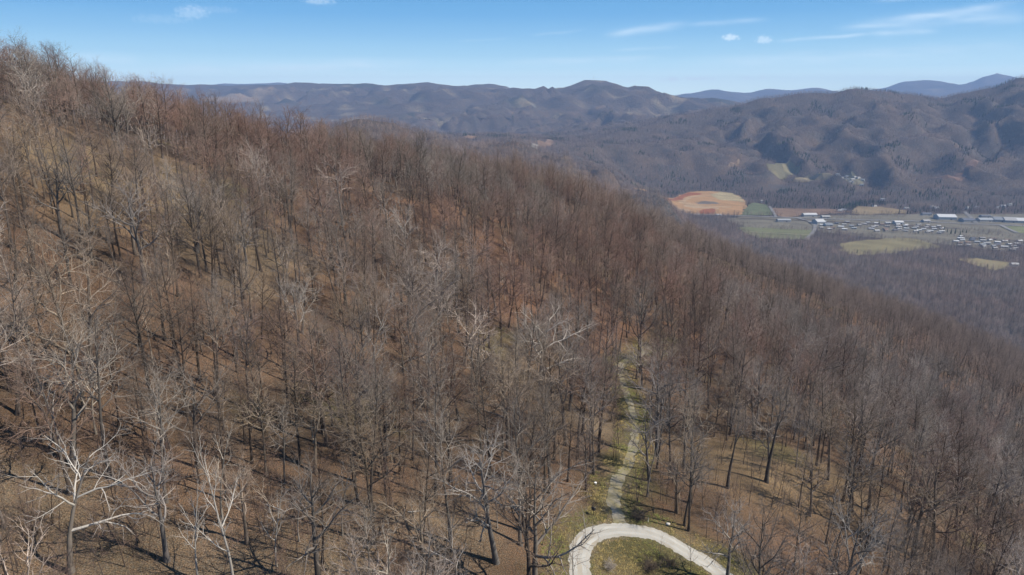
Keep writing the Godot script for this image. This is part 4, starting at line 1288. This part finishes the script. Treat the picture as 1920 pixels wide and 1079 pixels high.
# ================================================================ small things by the loop
func lathe(profile: Array, sides: int, col: Color) -> ArrayMesh:
	var st := SurfaceTool.new()
	st.begin(Mesh.PRIMITIVE_TRIANGLES)
	st.set_color(col)
	for k in profile.size() - 1:
		for s in sides:
			var a := TAU * s / sides
			var b := TAU * (s + 1) / sides
			var p: Vector2 = profile[k]
			var q: Vector2 = profile[k + 1]
			var pa := Vector3(cos(a) * p.x, p.y, sin(a) * p.x)
			var pb := Vector3(cos(b) * p.x, p.y, sin(b) * p.x)
			var qa := Vector3(cos(a) * q.x, q.y, sin(a) * q.x)
			var qb := Vector3(cos(b) * q.x, q.y, sin(b) * q.x)
			for t in [pa, qa, qb, pa, qb, pb]:
				st.add_vertex(t)
	st.generate_normals()
	return st.commit()

func make_small_things():
	var p: Vector2 = SPOTS.bucket
	var o := base("bucket", p.x, p.y, ground(p.x, p.y))
	part("shell", lathe([Vector2(0.02, 0.0), Vector2(0.17, 0.0), Vector2(0.21, 0.42)], 16, Color(0.82, 0.82, 0.80)), mats.paint, o)
	part("lid", lathe([Vector2(0.22, 0.40), Vector2(0.225, 0.44), Vector2(0.20, 0.46), Vector2(0.01, 0.465)], 16, Color(0.84, 0.84, 0.82)), mats.paint, o)
	tag(o, "small round white bucket on the bank beside the grassy track", "bucket")
	p = SPOTS.mailbox
	o = base("mailbox", p.x, p.y, ground(p.x, p.y), 0.5)
	part("post", lathe([Vector2(0.05, -0.2), Vector2(0.05, 0.9)], 8, Color(0.05, 0.045, 0.04)), mats.paint, o)
	var st := SurfaceTool.new()
	st.begin(Mesh.PRIMITIVE_TRIANGLES)
	st.set_smooth_group(-1)
	var ring := []
	for k in 9:
		ring.append(Vector2(cos(PI * k / 8) * 0.17, 1.16 + sin(PI * k / 8) * 0.17))
	ring.append(Vector2(-0.17, 0.9))
	ring.append(Vector2(0.17, 0.9))
	for k in ring.size():
		var a: Vector2 = ring[k]
		var b: Vector2 = ring[(k + 1) % ring.size()]
		quad(st, Vector3(a.x, a.y, -0.3), Vector3(a.x, a.y, 0.3), Vector3(b.x, b.y, 0.3), Vector3(b.x, b.y, -0.3), Color(0.03, 0.03, 0.032))
		st.set_color(Color(0.03, 0.03, 0.032))
		for z in [-0.3, 0.3]:
			for q in [Vector3(a.x, a.y, z), Vector3(b.x, b.y, z), Vector3(0, 1.1, z)]:
				st.add_vertex(q)
	st.generate_normals()
	part("box", st.commit(), mats.paint, o)
	var flag := BoxMesh.new()
	flag.size = Vector3(0.02, 0.22, 0.1)
	var fm := StandardMaterial3D.new()
	fm.albedo_color = Color(0.8, 0.8, 0.78)
	part("flag", flag, fm, o).position = Vector3(0.185, 1.3, 0.1)
	tag(o, "small black post box on the grass verge where the track leaves the loop", "post box")
	p = SPOTS.stake
	o = base("marker_stake", p.x, p.y, ground(p.x, p.y))
	part("shaft", lathe([Vector2(0.05, -0.2), Vector2(0.05, 0.72), Vector2(0.03, 0.78), Vector2(0.003, 0.8)], 8, Color(0.85, 0.85, 0.83)), mats.paint, o)
	part("band", lathe([Vector2(0.053, 0.55), Vector2(0.053, 0.64)], 8, Color(0.6, 0.6, 0.6)), mats.paint, o)
	tag(o, "thin white marker stake on the verge above the gravel loop", "stake")
	p = SPOTS.stone
	var s := stone_mesh(0.34, Color(0.55, 0.53, 0.49), 3)
	var rock := part("stone", s, mats.paint, self)
	rock.position = Vector3(p.x, ground(p.x, p.y) + 0.08, -p.y)
	tag(rock, "pale flat stone on the verge below two slim trees", "stone")
	# bushes
	for b in [["bush", 1.1, "dark arching bush at the mouth of the track", 3], ["island_bush", 1.2, "dark low bush at the bottom of the loop's grass island", 4], ["island_bush2", 0.95, "brown twiggy bush right of the dark one on the grass island", 5], ["pale_bush", 0.75, "small pale twiggy bush at the left of the grass island", 6]]:
		p = SPOTS[b[0]]
		var w := Wood.new()
		rng.seed = 50 + b[3]
		var two := [w, w]
		var k := {"levels": 4, "col": [Color(0.10, 0.085, 0.07), Color(0.13, 0.10, 0.085), Color(0.15, 0.12, 0.09), Color(0.17, 0.13, 0.10)], "rad": [0.03, 0.018, 0.012, 0.008], "n": [9, 7, 5], "from": [0.1, 0.1, 0.1], "ang": [50, 50, 48], "ratio": [0.6, 0.5, 0.5], "wig": [0.2, 0.25, 0.3], "up": [-0.03, 0.0, 0.0], "tip": [0.3, 0.3, 0.3]}
		if b[3] == 6:
			k.col = [Color(0.3, 0.27, 0.24), Color(0.4, 0.36, 0.32), Color(0.42, 0.38, 0.34), Color(0.4, 0.35, 0.3)]
		for i in 16:
			var a := rng.randf() * TAU
			grow(two, k, Vector3(rng.randf_range(-0.3, 0.3), 0, rng.randf_range(-0.3, 0.3)), Vector3(cos(a), rng.randf_range(0.5, 1.6), sin(a)).normalized(), rng.randf_range(1.0, 1.9), 0.03, 0)
		var bo := part("bush", w.mesh(), mats.bark, self)
		bo.name = numbered("bush")
		bo.scale = Vector3.ONE * b[1]
		bo.position = Vector3(p.x, ground(p.x, p.y), -p.y)
		tag(bo, b[2], "bush", "bushes by the gravel loop")
	rng.seed = 91
	# fallen logs
	var logs := [["log", 3.2, 0.10, true, 0.5, "short bleached log lying in the hollow left of the loop"], ["log2", 2.6, 0.09, true, -0.3, "bleached broken branch on the ground near the bottom left"], ["log3", 8.0, 0.2, false, 0.7, "dark fallen trunk on the lower left slope"], ["log4", 7.0, 0.18, false, 0.35, "dark fallen trunk below the middle of the left slope"], ["log5", 8.5, 0.22, false, -0.1, "fallen trunk across the tan slope at the far left"], ["log6", 6.0, 0.13, false, 1.1, "dark fallen stem left of the grassy track"]]
	for l in logs:
		p = SPOTS[l[0]]
		var w := Wood.new()
		var pts := []
		var rad := []
		for k in 7:
			var t := k / 6.0 - 0.5
			var q: Vector2 = Vector2(cos(l[4]), sin(l[4])) * t * l[1]
			pts.append(Vector3(q.x, ground(p.x + q.x, p.y + q.y) - ground(p.x, p.y) + l[2] * 0.7 + rng.randf_range(0, 0.08), -q.y))
			rad.append(l[2] * (1.0 - 0.09 * k))
		w.tube(pts, rad, 8, Color(0.52, 0.48, 0.42) if l[3] else Color(0.12, 0.10, 0.085), rng, 0.2)
		for k in 4:
			var q: Vector3 = pts[2 + k]
			w.tube([q, q + Vector3(rng.randf_range(-0.8, 0.8), rng.randf_range(0.3, 1.2), rng.randf_range(-0.8, 0.8))], [l[2] * 0.35, 0.02], 5, Color(0.4, 0.37, 0.33) if l[3] else Color(0.12, 0.10, 0.085), rng, 0.1)
		var lo := part("fallen_log", w.mesh(), mats.bark, self)
		lo.name = numbered("fallen_log")
		lo.position = Vector3(p.x, ground(p.x, p.y), -p.y)
		tag(lo, l[5], "log", "fallen logs on the slope")
	# dark roofed shed at the lower right corner
	p = SPOTS.shed
	o = building("shed", p.x + 1.2, p.y, 7.0, 5.0, 2.4, 0.5, Color(0.035, 0.04, 0.042), Color(0.12, 0.12, 0.115))
	tag(o, "black-roofed shed cut off by the lower right corner", "shed")
	# mast on the far peak
	var top: Vector3 = RIDGES[1].c[5]
	o = base("radio_mast", top.x - 90.0, top.z, height(top.x - 90.0, top.z) - 2.0)
	st = SurfaceTool.new()
	st.begin(Mesh.PRIMITIVE_TRIANGLES)
	var lattice := Wood.new()
	for k in 3:
		var a := TAU * k / 3
		lattice.tube([Vector3(cos(a) * 2.4, 0, sin(a) * 2.4), Vector3(cos(a) * 0.6, 42, sin(a) * 0.6)], [0.5, 0.4], 4, Color(0.5, 0.5, 0.52), rng, 0.0)
	part("lattice", lattice.mesh(), mats.metal, o)
	var dish := lathe([Vector2(0.1, 0), Vector2(1.4, 0.5), Vector2(1.5, 0.6)], 10, Color(0.7, 0.7, 0.7))
	part("dish", dish, mats.metal, o).position = Vector3(0, 30, 1.2)
	tag(o, "thin radio mast on the highest far peak", "mast")
	# grass on the island and along the verges
	var tuft := Wood.new()
	for k in 9:
		var a := rng.randf() * TAU
		var r := rng.randf() * 0.22
		var q := Vector3(cos(a) * r, -0.02, sin(a) * r)
		var g := rng.randf_range(0.75, 1.25)
		tuft.spike(q, q + Vector3(cos(a) * 0.12, rng.randf_range(0.10, 0.24), sin(a) * 0.12), 0.028, Color(0.26 * g, 0.25 * g, 0.10 * g))
	var places := []
	var tints := []
	for i in 26000:
		var x := rng.randf_range(0.0, 48.0)
		var d := rng.randf_range(66.0, 190.0)
		var q := Vector2(x, d)
		var a := line_distance(q, loop_line)
		var b := line_distance(q, track_line)
		var isle := Geometry2D.is_point_in_polygon(q, loop_clearing)
		if a < 1.75 or (b < 0.9 and d < 98.0) or not (isle or a < 5.5 or b < 4.5):
			continue
		if fine.get_noise_2d(x * 1.5, d * 1.5) < rng.randf_range(-0.5, 0.3):
			continue
		places.append(placed(x, d, ground(x, d), rng.randf_range(0.7, 1.5), 0.1))
		var f := clampf(0.5 + patch.get_noise_2d(x * 5.0, d * 5.0) * 1.6 + rng.randf_range(-0.2, 0.2), 0, 1)
		tints.append(Color(0.85, 0.98, 0.75).lerp(Color(1.5, 1.25, 1.35), f))
	var lawn := stuff("grass", "short green and straw-coloured grass along the gravel loop and track", "grass")
	scatter(lawn, "grass", tuft.mesh(), mats.grass, places, tints)
	print("tufts ", places.size())

func stone_mesh(r: float, col: Color, s: int) -> ArrayMesh:
	var sp := SphereMesh.new()
	sp.radius = r
	sp.height = r * 2
	sp.radial_segments = 10
	sp.rings = 6
	var st := SurfaceTool.new()
	st.create_from(sp, 0)
	var arr := st.commit_to_arrays()
	var v: PackedVector3Array = arr[Mesh.ARRAY_VERTEX]
	var c := PackedColorArray()
	for i in v.size():
		var q := v[i]
		v[i] = q * (1.0 + fine.get_noise_3d(q.x * 60 + s * 9, q.y * 60, q.z * 60) * 0.5) * Vector3(1.2, 0.5, 0.9)
		c.append(col)
	arr[Mesh.ARRAY_VERTEX] = v
	arr[Mesh.ARRAY_COLOR] = c
	var m := ArrayMesh.new()
	m.add_surface_from_arrays(Mesh.PRIMITIVE_TRIANGLES, arr)
	return m
